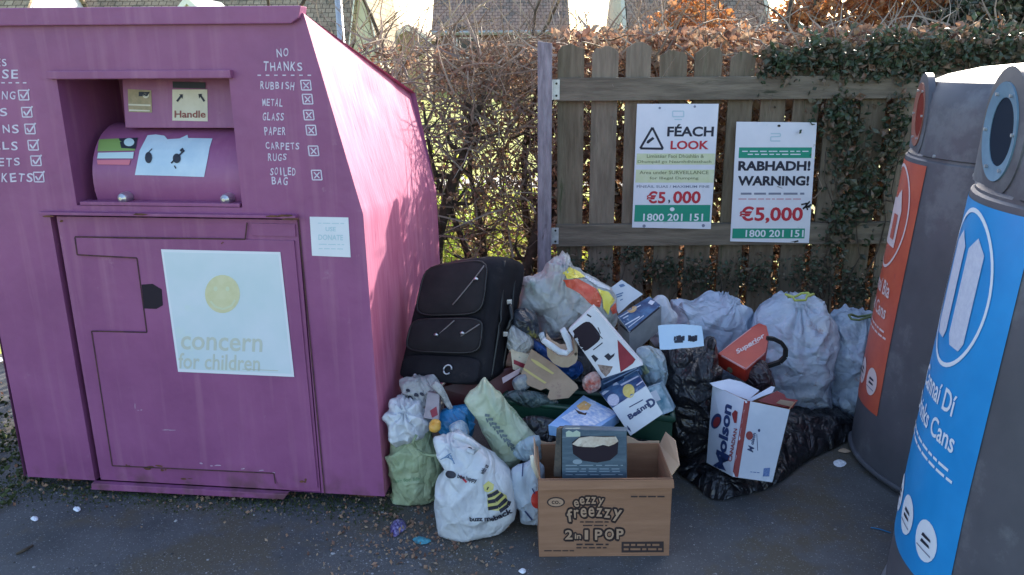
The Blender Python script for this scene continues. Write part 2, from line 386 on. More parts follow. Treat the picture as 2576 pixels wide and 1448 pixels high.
def shrub(name, label, cat, x, y, hgt, lw, dep, zlo, mats, nl, nt, lsize, group=None, trunks=1, tr=.03, top=None, twl=(.15, .45), lowleaf=.15, lseed=0, lift=None):
    """trunk with limbs, twigs and leaves filling a clipped-hedge volume of width lw and depth dep"""
    t = thing(name, label, cat, (x, y, 0), group); tb = MB(); random.seed(lseed+int((x+9)*100)+int(hgt*10))
    tops = []
    for k in range(trunks):
        bx = x+random.uniform(-.3, .3)*lw*(trunks > 1); by = y+random.uniform(-.2, .2)*dep
        P = [Vector((bx, by, -.03))]; d = Vector((random.gauss(0, .08), random.gauss(0, .08), 1))
        nseg = 9
        for j in range(nseg):
            d = (d+Vector((random.gauss(0, .14), random.gauss(0, .12), .1))).normalized(); P.append(P[-1]+d*(hgt*.9/nseg))
        tb.tube(P, [tr*(1.25-.95*j/nseg) for j in range(nseg+1)], 8)
        for j in range(2, nseg):
            for q in range(2):
                a = random.uniform(0, 6.28); L = random.uniform(.25, .6)*lw*.9; dd = Vector((math.cos(a), math.sin(a)*.6, random.uniform(.1, .9))).normalized(); Q = [P[j]]
                for s_ in range(5):
                    dd = (dd+Vector((random.gauss(0, .28), random.gauss(0, .2), random.gauss(0.05, .28)))).normalized(); Q.append(Q[-1]+dd*L/5)
                tb.tube(Q, [tr*.42*(1-.14*s_) for s_ in range(6)], 5); tops.append(Q)
    tb.build('trunk', m_bark, t, smooth=True)
    tp = top or (lambda xx: hgt)
    def vol(pw=1.0):
        for _ in range(30):
            xx = x+random.uniform(-.5, .5)*lw; yy = y+random.uniform(-.5, .5)*dep; zt = tp(xx); zz = zlo+(zt-zlo)*(random.random()**pw)
            if fb((xx+lseed, yy, zz), 3.2) > -.18 or random.random() < .25: return (xx, yy, zz)
        return (xx, yy, zz)
    tw = MB(); twigs(tw, nt, lambda: vol(.55), twl, (.0025, .0085)); tw.build('twigs', m_twig, t, weld=False)
    lf = MB(); leafcloud(lf, nl, lambda: vol(.62) if random.random() > lowleaf else vol(1.4), lsize); lf.build('leaves', mats, t, weld=False)
    return t

# bare hedge in the gap between the clothing bank and the fence post
for i, (x, y, hg, tr, lab) in enumerate([(-.42, 4.62, 1.72, .05, 'bare hedge shrub with thick dark trunk right behind the pink bank side'),
        (-.17, 4.85, 1.70, .022, 'brown bare hedge shrub with thin crooked stems in the middle of the open gap'),
        (.02, 4.66, 1.74, .040, 'brown bare hedge shrub with a dark trunk just left of the grey fence post'),
        (-.80, 4.9, 1.74, .035, 'brown bare hedge shrub mostly hidden by the clothing bank top'),
        (.20, 5.0, 1.74, .030, 'brown twiggy hedge shrub behind the grey end post of the fence')]):
    shrub('hedge_shrub', lab, 'hedge shrub', x, y, hg, .5, .36, .15, m_brown, 620, 380, (.016, .038), 'bare hedge shrubs behind the bank and fence', 1 if i != 1 else 3, tr, lseed=i, lowleaf=.10)
for i, x in enumerate([-1.35, -1.95, -2.6, -3.3]):
    shrub('hedge_shrub', ['bare hedge shrub behind the middle of the clothing bank', 'bare hedge shrub behind the chute side of the clothing bank', 'bare hedge shrub beyond the left edge of the clothing bank', 'bare hedge shrub farthest left of the clothing bank'][i], 'hedge shrub', x, 5.0, 1.62, .62, .36, .15, m_brown, 700, 260, (.016, .038), 'bare hedge shrubs behind the bank and fence', 1, .035, lseed=60+i, lowleaf=.10)
# dense hedge right behind the fence
for i, x in enumerate([.55, 1.02, 1.50, 1.98, 2.5, 3.05]):
    labs = ['brown leafy hedge shrub behind the fence between the post and the yellow-striped sign', 'brown leafy hedge shrub behind the fence between the two white signs', 'brown leafy hedge shrub behind the fence right of the lower white sign',
            'brown leafy hedge shrub behind the ivy-covered planks', 'brown leafy hedge shrub behind the fence end hidden by the red-labelled bin', 'brown leafy hedge shrub farthest right behind the bins']
    shrub('hedge_shrub', labs[i], 'hedge shrub', x, 4.68, 1.81, .62, .70, .02, m_brown, 3400, 260, (.025, .06), 'leafy hedge shrubs behind the fence', 2, .028, lseed=20+i, lowleaf=.62)
# russet beech shrubs standing taller behind the hedge
shrub('beech_shrub', 'russet beech shrub with sparse orange leaves in front of the right-hand house roof', 'beech shrub', 1.08, 5.6, 2.0, 1.0, .7, 1.35, m_beech, 2900, 300, (.026, .05), 'russet beech shrubs above the fence', 2, .03, top=lambda xx: 1.72+.42*max(0, 1-abs(xx-1.2)/.45), lseed=3)
shrub('beech_shrub', 'large russet beech shrub thick with orange leaves above the middle of the fence', 'beech shrub', 2.28, 5.55, 2.35, 1.25, .9, 1.3, m_beech, 9000, 420, (.026, .05), 'russet beech shrubs above the fence', 3, .035, top=lambda xx: 1.78+min(.5, max(0, (xx-1.72))*1.4), lseed=4)
shrub('beech_shrub', 'russet beech shrub with pale leaves in the top right corner above the bins', 'beech shrub', 3.3, 5.6, 2.3, .9, .8, 1.5, m_beech, 3600, 300, (.026, .05), 'russet beech shrubs above the fence', 2, .035, lseed=5)
shrub('evergreen_shrub', 'green evergreen shrub behind the fence in the top right corner', 'evergreen shrub', 2.95, 4.95, 2.02, 1.0, .6, 1.3, [m_ivy], 5200, 120, (.03, .055), None, 2, .03, top=lambda xx: 1.74+.28*max(0, min(1, (xx-2.35)/.4)), lseed=6)
# sunlit ground growth beyond the gap
def undergrowth():
    mb = MB(); random.seed(31)
    leafcloud(mb, 9000, lambda: (random.uniform(-1.1, .9), random.uniform(5.2, 7.6), abs(random.gauss(0, .26))), (.02, .06))
    mb.build('undergrowth', m_green, kind='stuff', weld=False, label='yellow-green sunlit weeds and low leaves beyond the bare hedge', cat='undergrowth')
    mb = MB(); leafcloud(mb, 5000, lambda: (random.uniform(-2.6, 3.2), random.uniform(4.1, 5.2), abs(random.gauss(0, .035))), (.02, .05))
    mb.build('leaf_litter', m_brown, kind='stuff', weld=False, label='dry brown fallen leaves under the hedge and fence', cat='leaf litter')
undergrowth()

# ------------------------------------------------------------------ fence
m_plank = mat('weathered green-brown plank', (.125, .095, .062), (.22, .175, .122), scale=5, rough=.9, bump=.7, bscale=26, stretch=(6, 6, .7), c3=(.085, .088, .045), s3=4, t3=.57)
m_plankb = mat('weathered green-brown plank paler', (.165, .13, .095), (.28, .225, .165), scale=5, rough=.9, bump=.7, bscale=26, stretch=(6, 6, .7), c3=(.08, .08, .045), s3=4, t3=.60)
m_rail = mat('weathered rail', (.125, .102, .075), (.23, .19, .14), scale=5, rough=.9, bump=.8, bscale=26, stretch=(.7, 6, 6), c3=(.05, .05, .03), s3=4, t3=.6)
m_post = mat('grey weathered post', (.19, .17, .19), (.36, .33, .36), scale=7, rough=.85, bump=.8, bscale=30, stretch=(5, 5, .9), c3=(.10, .08, .09), s3=6, t3=.62)
m_galv = mat('galvanised steel', (.42, .42, .45), (.60, .60, .62), scale=30, rough=.45, metal=.7)
m_black = mat('black rubber', (.012, .012, .014), rough=.5)
FY = 4.24
fence = thing('picket_fence', 'weathered wooden picket fence with a grey end post, carrying two white signs', 'fence', (.18, FY, 0))
k = 0; xx = .245; random.seed(5)
while xx < 3.6:
    wd = random.uniform(.128, .142); ht = 1.70+random.uniform(-.03, .035); x0 = xx; x1 = xx+wd; th = .018; ly = random.uniform(-.003, .003)
    mb = MB(); tilt = random.gauss(0, .004)
    rt = lambda: random.uniform(-.008, .006); prof = [(x0+tilt, .04), (x1+tilt, .04), (x1, ht-.024+rt()), (x1-.018, ht-.006+rt()), (x1-.05, ht+rt()), ((x0+x1)/2, ht+.004+rt()), (x0+.045, ht+rt()), (x0+.02, ht-.008+rt()), (x0, ht-.03+rt())]
    mb.prism([(a, FY+.003+ly, z) for a, z in prof], (0, th, 0))
    mb.build('picket', m_plank if random.random() < .6 else m_plankb, fence, bevel=.002); xx += wd+random.uniform(.038, .046); k += 1
for z0, z1 in ((1.442, 1.557), (.675, .792)):
    mb = MB(); mb.box((1.99, FY-.0235, (z0+z1)/2), (3.5, .045, z1-z0)); mb.build('rail', m_rail, fence, bevel=.004)
mb = MB(); mb.prism([(.141, FY-.085, -.05), (.212, FY-.085, -.05), (.212, FY-.085, 1.727), (.141, FY-.085, 1.737)], (0, .075, 0)); po = mb.build('post', m_post, fence, bevel=.004)
for z0, z1 in ((1.45, 1.55), (.69, .78)):
    mb = MB(); mb.box((.232, FY-.0495, (z0+z1)/2), (.042, .004, z1-z0)); mb.box((.2145, FY-.067, (z0+z1)/2), (.004, .034, z1-z0))
    br = mb.build('bracket', m_galv, fence, bevel=.001); mb = MB()
    for dz in (-.03, .03):
        mb.tube([(.236, FY-.0515, (z0+z1)/2+dz), (.236, FY-.055, (z0+z1)/2+dz)], .006, 8)
    mb.build('bracket_screw', m_black, br)
# ivy on the fence
def ivy(label, pts, n, seed, ybase=FY-.02, lsz=(.015, .05), low=0.0):
    random.seed(seed); t = thing('ivy', label, 'ivy', (pts[0][0], ybase, 0), 'ivy climbing over the fence'); st = MB()
    for _ in range(7):
        a = random.choice(pts); P = [Vector((a[0]+random.gauss(0, .06), ybase+.03, low))]
        tgt = Vector((a[0]+random.gauss(0, .12), ybase-.01, a[1]))
        st.tube([P[0].lerp(tgt, q/8)+Vector((.03*math.sin(q*1.9+a[0]*9), -.035 if q else 0, 0)) for q in range(9)], [.006*(1-.08*q) for q in range(9)], 5)
    st.build('stem', m_bark, t, smooth=True); lf = MB()
    def pk():
        a = random.choice(pts); return (a[0]+random.gauss(0, a[2]), ybase-.03+random.gauss(0, .022), max(.02, a[1]+random.gauss(0, a[3])))
    leafcloud(lf, n, pk, lsz, curl=.2); lf.build('leaves', m_ivy, t, weld=False); return t
def P2w(x, y): q = atY(x, y, FY-.04); return q.x, q.z
def ip(*L): return [P2w(a, b)+(c/470, d/470) for a, b, c, d in L]
ivy('dark ivy patch over the tops of the pickets above the top rail, left patch', ip((1960, 165, 26, 22), (2060, 130, 30, 20), (2110, 160, 40, 26), (2200, 170, 30, 18)), 950, 1, low=1.58)
ivy('dark ivy hanging over the fence top beside the grey bins', ip((2300, 140, 40, 26), (2400, 130, 50, 30), (2520, 120, 50, 34), (2240, 120, 26, 20)), 1300, 2, low=1.5)
ivy('dark ivy trailing down the pickets right of the lower white sign', ip((2110, 300, 32, 30), (2130, 380, 26, 50), (2180, 480, 28, 55), (2110, 560, 20, 50), (2250, 330, 16, 60)), 1200, 3)
ivy('thin ivy and moss growing low on the pickets under the white signs', ip((1650, 680, 30, 18), (1760, 690, 34, 22), (1900, 690, 40, 26), (2050, 690, 40, 34), (2150, 730, 40, 30)), 1500, 4, lsz=(.014, .03))
ivy('thin ivy at the foot of the fence just right of the grey post', ip((1440, 665, 22, 20), (1500, 690, 20, 22), (1590, 640, 14, 8)), 320, 5, lsz=(.014, .03))

# ------------------------------------------------------------------ signs on the fence
m_sign = mat('white sign board', (.72, .74, .80), (.80, .81, .86), scale=5, rough=.5, c3=(.58, .62, .66), s3=9, t3=.62)
m_ink = mat('black ink', (.02, .022, .04), rough=.6); m_redink = mat('red ink', (.52, .03, .05), rough=.6); m_tealink = mat('green ink', (.015, .30, .19), rough=.55)
m_yel = mat('pale yellow band', (.62, .68, .40), (.70, .74, .52), scale=20, rough=.55); m_pale = mat('faded pale blue ink', (.50, .64, .70), rough=.6); m_grey = mat('grey print', (.22, .24, .32), rough=.6); m_white = mat('white print', (.80, .82, .86), rough=.6)
m_olive = mat('olive print', (.20, .23, .12), rough=.6)
def sign(label, q):
    P = [atY(x, y, FY-.052) for x, y in q]; t = thing('warning_sign', label, 'sign', P[3], 'anti-dumping signs screwed to the fence rails')
    mb = MB(); mb.prism(P, (0, .004, 0)); b = mb.build('board', m_sign, t); return t, b
t, b = sign('taller white warning sign with yellow bands and a camera triangle, nearest the fence post', [(1603, 262), (1808, 262), (1788, 577), (1590, 573)])
Z = zc(2360, 380, 2.896)
def zz(*pts): return [Z(*p) for p in pts]
def sh(x): return x
A_ = 0.0; VA = -90+3.4
def T_(S, s, x, y, h, wd, **kw): S.cut(); c = Z(x, y); S.text(s, c[0], c[1], h/4.317, wd/4.317, **kw)
def Q_(S, x0, y0, x1, y1): # rectangle skewed with the sign's lean
    S.cut()
    S.poly([Z(x0-(y0-700)*.055, y0), Z(x1-(y0-700)*.055, y0), Z(x1-(y1-700)*.055, y1), Z(x0-(y1-700)*.055, y1)])
S = Stick(b, .0008)
for y0, y1 in ((570, 690), (745, 885)): Q_(S, 75, y0, 925, y1)
S.build('yellow_band', m_yel, t)
S = Stick(b, .0008); Q_(S, 85, 1128, 905, 1310); S.build('green_band', m_tealink, t)
S = Stick(b, .0012); T_(S, 'FÉACH', 665, 318, 135, 505, bold=.03, vang=VA); S.cut('warning_triangle'); S.line(zz((250, 288), (365, 518)), 5.5).line(zz((365, 518), (118, 514)), 5.5).line(zz((118, 514), (250, 288)), 5.5)
S.poly(zz((185, 455), (195, 430), (255, 388), (272, 410), (205, 462))); T_(S, ',', 432, 1092, 44, 20, bold=.03); S.build('black_lettering', m_ink, t)
S = Stick(b, .0012); T_(S, 'LOOK', 655, 478, 95, 415, bold=.03, vang=VA); T_(S, '€5', 290, 1045, 135, 205, bold=.03, vang=VA); T_(S, '000', 625, 1045, 135, 300, bold=.03, vang=VA); S.build('red_lettering', m_redink, t)
S = Stick(b, .0014); T_(S, '1800 201 151', 475, 1262, 80, 650, bold=.02, vang=VA); S.cut('phone_symbol'); S.ell(*Z(465, 1175), 6, 5); S.build('white_lettering', m_white, t)
S = Stick(b, .0014)
for s, x, y, wd in (('Limistéar Faoi Dhúshlán &', 500, 598, 620), ('Dhumpáil go Neamhdhleathach', 490, 662, 800), ('Area under SURVEILLANCE', 485, 775, 750), ('for Illegal Dumping', 485, 840, 530)): T_(S, s, x, y, 38, wd, bold=.012)
S.build('olive_lettering', m_olive, t)
S = Stick(b, .0012); T_(S, 'FÍNEÁIL SUAS / MAXIMUM FINE', 475, 925, 34, 790, bold=.014); S.cut('screw_heads'); S.ell(*Z(330, 75), 3, 3).ell(*Z(710, 60), 3, 3).ell(*Z(160, 1357), 4, 4).ell(*Z(803, 1352), 4, 4); S.build('small_print', m_grey, t)
S = Stick(b, .0010); S.line(zz((470, 110), (590, 110), (590, 170), (470, 170), (470, 110)), 3).line(zz((490, 200), (570, 200)), 3); S.build('faded_emblem', m_pale, t)
t, b = sign('shorter white warning sign with a green band and big black words, lower and right', [(1853, 307), (2055, 309), (2035, 612), (1837, 608)])
Z = zc(2700, 440, 2.896)
S = Stick(b, .0008); Q_(S, 205-18, 330, 995-18, 445); Q_(S, 140+25, 1210, 925+25, 1318); S.build('green_band', m_tealink, t)
S = Stick(b, .0012); T_(S, 'RABHADH!', 590, 530, 108, 785, bold=.04, vang=VA); T_(S, 'WARNING!', 580, 692, 108, 775, bold=.04, vang=VA); S.build('black_lettering', m_ink, t)
S = Stick(b, .0012); T_(S, '€5,000', 555, 1062, 185, 690, bold=.028, vang=VA); S.build('red_lettering', m_redink, t)
S = Stick(b, .0014); T_(S, '1800 201 151', 592, 1264, 78, 630, bold=.02, vang=VA); S.cut('small_print'); lines_of_print(S, *[Z(240, 0)[0], Z(960, 0)[0]], Z(0, 372)[1], 2.6, 9, seed=3); lines_of_print(S, *[Z(300, 0)[0], Z(900, 0)[0]], Z(0, 405)[1], 2.6, 8, seed=4); S.build('white_lettering', m_white, t)
S = Stick(b, .0012); lines_of_print(S, Z(225, 0)[0], Z(915, 0)[0], Z(0, 832)[1], 5, 7, seed=5); S.build('small_print', m_grey, t)
S = Stick(b, .0012); lines_of_print(S, Z(200, 0)[0], Z(900, 0)[0], Z(0, 890)[1], 3, 11, seed=6); S.build('red_small_print', mat('pale red ink', (.62, .35, .42), rough=.6), t)
S = Stick(b, .0012); S.line(zz((550, 180), (655, 180), (655, 210), (550, 215), (550, 260), (655, 260)), 3); S.build('faded_emblem', m_pale, t)
S = Stick(b, .0016)
for a, e in (((880, 950), (960, 935)), ((900, 990), (975, 960)), ((930, 930), (950, 1010)), ((975, 915), (900, 1000)), ((760, 1365), (850, 1345)), ((985, 945), (960, 985))): S.line(zz(a, e), 4)
S.ell(*Z(640, 95), 4, 3); S.build('black_scuff', m_black, t)
# ================================================================== THE CLOTHING BANK
B0 = Vector((-1.958, 2.875, 0)); HV = Vector((.993, -.1184, 0)).normalized(); BV = Vector((-HV.y, HV.x, 0)); ZV = Vector((0, 0, 1))
def bp(u, z, d=0.0): return B0+HV*u+BV*d+ZV*z
def bpx(x, y, d=0.0):      # where the picture point falls on the bank's front, in the bank's own (u, z)
    P0 = bp(0, 0, d); dr = ray(x, y); t = (P0-CAM).dot(BV)/dr.dot(BV); q = CAM+dr*t-P0; return (q.dot(HV), q.z)
def paint(name, a, b, chip, rough=.42, streak=(1, 1, 1), t=.64):
    m = mat(name, a, b, scale=2.6, rough=rough, bump=.10, bscale=45, c3=chip, s3=9, t3=t, stretch=streak, det=7, bump2=.35, b2scale=2.5, spec=.4)
    return m
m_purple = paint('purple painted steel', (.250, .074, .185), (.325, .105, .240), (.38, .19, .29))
N = m_purple.node_tree.nodes; L = m_purple.node_tree.links; p = N['Principled BSDF']; bc = p.inputs['Base Color'].links[0].from_socket
# rust and grime low down and vertical run marks
mp2 = N.new('ShaderNodeMapping'); mp2.inputs['Scale'].default_value = (14, 14, .8); L.new(N['Texture Coordinate'].outputs['Object'], mp2.inputs[0])
n5 = N.new('ShaderNodeTexNoise'); n5.inputs['Scale'].default_value = 2; n5.inputs['Detail'].default_value = 6; L.new(mp2.outputs[0], n5.inputs['Vector'])
r5 = N.new('ShaderNodeMapRange'); r5.inputs[1].default_value = .52; r5.inputs[2].default_value = .80; r5.inputs[4].default_value = .6; L.new(n5.outputs[0], r5.inputs[0])
mx5 = N.new('ShaderNodeMixRGB'); L.new(r5.outputs[0], mx5.inputs[0]); L.new(bc, mx5.inputs[1]); mx5.inputs[2].default_value = (.40, .17, .28, 1)
sp = N.new('ShaderNodeSeparateXYZ'); L.new(N['Texture Coordinate'].outputs['Object'], sp.inputs[0])
r6 = N.new('ShaderNodeMapRange'); r6.inputs[1].default_value = .16; r6.inputs[2].default_value = .0; r6.inputs[4].default_value = .9; L.new(sp.outputs[2], r6.inputs[0])
n6 = N.new('ShaderNodeTexNoise'); n6.inputs['Scale'].default_value = 11; n6.inputs['Detail'].default_value = 8; L.new(N['Texture Coordinate'].outputs['Object'], n6.inputs['Vector'])
r7 = N.new('ShaderNodeMapRange'); r7.inputs[1].default_value = .48; r7.inputs[2].default_value = .66; L.new(n6.outputs[0], r7.inputs[0])
mu6 = N.new('ShaderNodeMath'); mu6.operation = 'MULTIPLY'; L.new(r6.outputs[0], mu6.inputs[0]); L.new(r7.outputs[0], mu6.inputs[1])
mx6 = N.new('ShaderNodeMixRGB'); L.new(mu6.outputs[0], mx6.inputs[0]); L.new(mx5.outputs[0], mx6.inputs[1]); mx6.inputs[2].default_value = (.10, .055, .035, 1)
L.new(mx6.outputs[0], p.inputs['Base Color'])
m_pink = mat('pinkish purple side', (.43, .11, .21), (.54, .185, .30), scale=3, rough=.62, bump=.25, bscale=12, c3=(.34, .08, .18), s3=5, t3=.6, stretch=(5, 5, .8), spec=.3)  # lighter, pinker tone than the purple of the front
m_seam = mat('rusty seam and gap shade', (.045, .018, .03), (.11, .045, .04), scale=30, rough=.9)  # dark rust tone that also carries the shade of the door gaps
m_rust = mat('rust', (.09, .04, .025), (.20, .085, .045), scale=30, rough=.95)
m_chrome = mat('bare steel', (.55, .56, .60), (.7, .7, .72), scale=20, rough=.3, metal=.9)
m_dark = mat('dark inside', (.02, .012, .02), rough=.9)
bank = thing('clothing_bank', 'big purple steel clothing bank with a painted list, chute and door poster', 'clothing bank', bp(.74, 0, .5))
TOPZ, CRZ, ZB, DEP = 1.80, 1.142, .05, 1.20
oL, oR, oB, oT = .402, 1.024, 1.160, 1.597
dL, dR, dB, dT = .290, 1.226, .05, 1.124
mb = MB()
def fq(u0, u1, u2, u3, za, zb, mi=0): mb.add([bp(u0, za), bp(u1, za), bp(u2, zb), bp(u3, zb)], [(0, 1, 2, 3)], mi)
fq(.0, dL, dL, .0, ZB, dT); fq(dR, 1.475, 1.458, dR, ZB, dT)
eR = lambda z: 1.458-(z-CRZ)/(TOPZ-CRZ)*.158 if z > CRZ else 1.458+(CRZ-z)*.015
eL = lambda z: .0+(z-CRZ)/(TOPZ-CRZ)*.158 if z > CRZ else 0
fq(eL(dT), eR(dT), eR(CRZ), eL(CRZ), dT, CRZ); fq(eL(CRZ), eR(CRZ), eR(oB), eL(oB), CRZ, oB)
fq(eL(oB), oL, oL, eL(oT), oB, oT); fq(oR, eR(oB), eR(oT), oR, oB, oT); fq(eL(oT), eR(oT), eR(TOPZ), eL(TOPZ), oT, TOPZ)
# recess: walls of the chute opening, 0.34 deep
for (a, b_) in (((oL, oB), (oL, oT)), ((oL, oT), (oR, oT)), ((oR, oT), (oR, oB)), ((oR, oB), (oL, oB))): mb.add([bp(*a), bp(*b_), bp(*b_, .36), bp(*a, .36)], [(0, 1, 2, 3)])
mb.add([bp(oL, oB, .36), bp(oR, oB, .36), bp(oR, oT, .36), bp(oL, oT, .36)], [(0, 1, 2, 3)])
# door pocket
for (a, b_) in (((dL, dB), (dL, dT)), ((dL, dT), (dR, dT)), ((dR, dT), (dR, dB))): mb.add([bp(*a), bp(*b_), bp(*b_, .05), bp(*a, .05)], [(0, 1, 2, 3)])
mb.add([bp(dL, dB, .05), bp(dR, dB, .05), bp(dR, dT, .05), bp(dL, dT, .05)], [(0, 1, 2, 3)], 1)
body = mb.build('front_panel', [m_purple, m_seam], bank)
# side panels: lower upright sheet and upper leaning sheet, slightly dented
def side(right):
    mb = MB(); n = 26
    s = 1 if right else -1
    V = []
    zs = [ZB+(CRZ-ZB)*k/n for k in range(n+1)]+[CRZ+(TOPZ-CRZ)*k/n for k in range(1, n+1)]
    for z in zs:
        for j in range(n+1):
            d = DEP*j/n; zt = z
            if z > CRZ: # the roof falls towards the back
                k = (z-CRZ)/(TOPZ-CRZ); back = 1.50+(TOPZ-1.50)*(1-min(1, d/DEP)); zt = CRZ+(back-CRZ)*k
            crz_d = 1.142-.09*d; 
            if z <= CRZ: zt = ZB+(z-ZB)*(crz_d-ZB)/(CRZ-ZB)
            else: zt = crz_d+(zt-CRZ)*((1.80-.30*d/DEP)-crz_d)/max(1e-6, ((1.80-.30*d/DEP)-CRZ))
            inn = (zt-crz_d)/(TOPZ-CRZ)*.158 if z > CRZ else -(crz_d-zt)*.015
            ed = min(1, d/.15)*min(1, (DEP-d)/.15)*min(1, max(0, (1.80-.30*d/DEP)-zt)/.12); dent = -.012*max(0, fb((d*2.5, zt*2.2, 3), 1.6))*ed - .010*max(0, 1-abs(d-.9)/.2)*max(0, 1-abs(zt-.85)/.3)*ed
            u = (1.458-inn+dent) if right else (0+inn)
            V.append(bp(u, zt, d))
    F = []
    for i in range(len(zs)-1):
        for j in range(n): a = i*(n+1)+j; F.append((a, a+1, a+n+2, a+n+1))
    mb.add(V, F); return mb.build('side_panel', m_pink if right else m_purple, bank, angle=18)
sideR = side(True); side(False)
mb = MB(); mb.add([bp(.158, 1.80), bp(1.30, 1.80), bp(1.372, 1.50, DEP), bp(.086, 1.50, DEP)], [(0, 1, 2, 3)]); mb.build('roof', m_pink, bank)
mb = MB(); mb.add([bp(0, ZB, DEP), bp(1.475, ZB, DEP), bp(1.458, 1.03, DEP), bp(1.372, 1.5, DEP), bp(.086, 1.5, DEP), bp(0, 1.03, DEP)], [(0, 1, 2, 3, 4, 5)]); mb.add([bp(0, ZB), bp(1.475, ZB), bp(1.475, ZB, DEP), bp(0, ZB, DEP)], [(0, 1, 2, 3)]); mb.build('back_panel', m_purple, bank)
# roof lip folded over the front, its right end cut at an angle
mb = MB(); mb.prism([bp(.10, 1.775, -.022), bp(1.262, 1.768, -.022), bp(1.290, 1.785, -.022), bp(1.300, 1.822, -.022), bp(.10, 1.832, -.022)], BV*.06); mb.build('roof_lip', m_purple, bank, bevel=.004)
mb = MB(); mb.box(bp(.71, 1.612, -.010), (.66, .022, .026), (HV, BV, ZV)); mb.build('rain_trim', m_purple, bank, bevel=.003)
mb = MB(); mb.box(bp(.748, 1.134, -.014), (.955, .032, .010), (HV, BV, ZV)); mb.build('door_hood', m_purple, bank, bevel=.002)
# door with its overlapping plates
mb = MB(); mb.prism([bp(.312, .052, .004), bp(1.220, .052, .004), bp(1.219, 1.118, .004), bp(.312, 1.118, .004)], BV*.03); door = mb.build('door', m_purple, bank, bevel=.002)
def doorplate(px, d=-.003, name='door_plate'):
    P = [bpx(*q) for q in px]; mb = MB(); mb.prism([bp(u, z, d) for u, z in P], BV*(.0035-d)); return mb.build(name, m_purple, door, bevel=.0012)
doorplate([(190, 598), (345, 602), (600, 603), (740, 606), (800, 1228), (705, 1226), (690, 1190), (285, 1172), (232, 834), (371, 836), (346, 649), (196, 641)])
doorplate([(632, 562), (742, 565), (744, 596), (634, 593)], -.002)
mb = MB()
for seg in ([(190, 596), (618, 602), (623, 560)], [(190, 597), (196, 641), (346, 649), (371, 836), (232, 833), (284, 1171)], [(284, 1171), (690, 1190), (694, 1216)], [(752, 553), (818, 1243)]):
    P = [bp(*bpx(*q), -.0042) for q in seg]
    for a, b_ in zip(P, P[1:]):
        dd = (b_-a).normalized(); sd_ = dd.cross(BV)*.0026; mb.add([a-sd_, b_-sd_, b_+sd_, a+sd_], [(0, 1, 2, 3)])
mb.build('seam', m_seam, door)  # flat dark strips painted for the shaded grooves between the plates
mb = MB(); mb.prism([bp(.285, .022, -.024), bp(1.08, .026, -.024), bp(1.098, .050, -.024), bp(.290, .050, -.024)], BV*.05); mb.build('door_step', m_purple, door, bevel=.003)
random.seed(15)
for m__, spots in ((m_rust, [(386, 1176, 26, 6), (412, 1182, 10, 4), (650, 545, 30, 3), (722, 546, 18, 6), (150, 556, 12, 4), (760, 1210, 16, 5), (322, 1172, 8, 3), (560, 611, 6, 3), (200, 1185, 12, 5), (470, 1205, 18, 3)]), (mat('chipped pale undercoat', (.46, .30, .42), (.60, .46, .56), scale=60, rough=.7), [(505, 1166, 10, 2), (540, 1172, 16, 2), (610, 1180, 8, 2), (655, 1184, 10, 1.5), (690, 1190, 12, 1.5), (340, 1020, 2, 12), (352, 1032, 8, 1.5), (420, 1082, 26, 1)])):
    for x, y, a, b_ in spots:
        S = Stick([door]+[c for c in door.children if c.name.startswith('door_plate')], .0012)
        for k in range(3 if a > 7 else 2): S.ell(x+random.uniform(-a, a)*.6, y+random.uniform(-b_, b_)*.6, a*random.uniform(.3, .8)*.6, b_*random.uniform(.3, .8), random.uniform(-8, 8), 7)
        S.build('chip', m__, door)
# lock plate with a black lock hole
h0 = [bpx(*q) for q in ((358, 716), (385, 714), (408, 728), (411, 768), (395, 777), (364, 776))]
mb = MB(); mb.prism([bp(u, z, -.0045) for u, z in h0], BV*.002); mb.build('lock_hole', m_dark, door)
# inner plate above the chute
mb = MB(); mb.prism([bp(.560, 1.425, .11), bp(1.022, 1.425, .11), bp(1.022, 1.596, .13), bp(.560, 1.596, .13)], BV*.02); plate = mb.build('inner_plate', m_purple, bank, bevel=.003)
# turning drum of the chute
mb = MB(); n = 40; rad = .20; cz, cd_ = 1.235, .235; prof = []
V = []
for uu in (.455, 1.020):
    for k in range(n): a = 2*math.pi*k/n; V.append(bp(uu, cz+rad*math.sin(a), cd_+rad*math.cos(a)))
mb.add(V, [(k, (k+1) % n, n+(k+1) % n, n+k) for k in range(n)]+[tuple(range(n)), tuple(range(2*n-1, n-1, -1))]); drum = mb.build('chute_drum', m_purple, bank, angle=40)
mb = MB(); mb.box(bp(.716, 1.168, .02), (.60, .045, .012), (HV, BV, ZV)); mb.build('chute_sill', m_purple, bank, bevel=.002)
for u in (.578, .962):
    mb = MB(); c = bp(u, 1.187, .012)
    mb.tube([c+BV*.03, c, c-BV*.012, c-BV*.022], [.020, .020, .017, .006], 14); mb.build('bolt', m_chrome, bank, smooth=False, bevel=.001)
    mb = MB(); mb.tube([c-ZV*.024+BV*.035-HV*.012, c-ZV*.024-BV*.004+HV*.012], [.016, .012], 8); mb.build('bolt_rubber', m_black, bank)
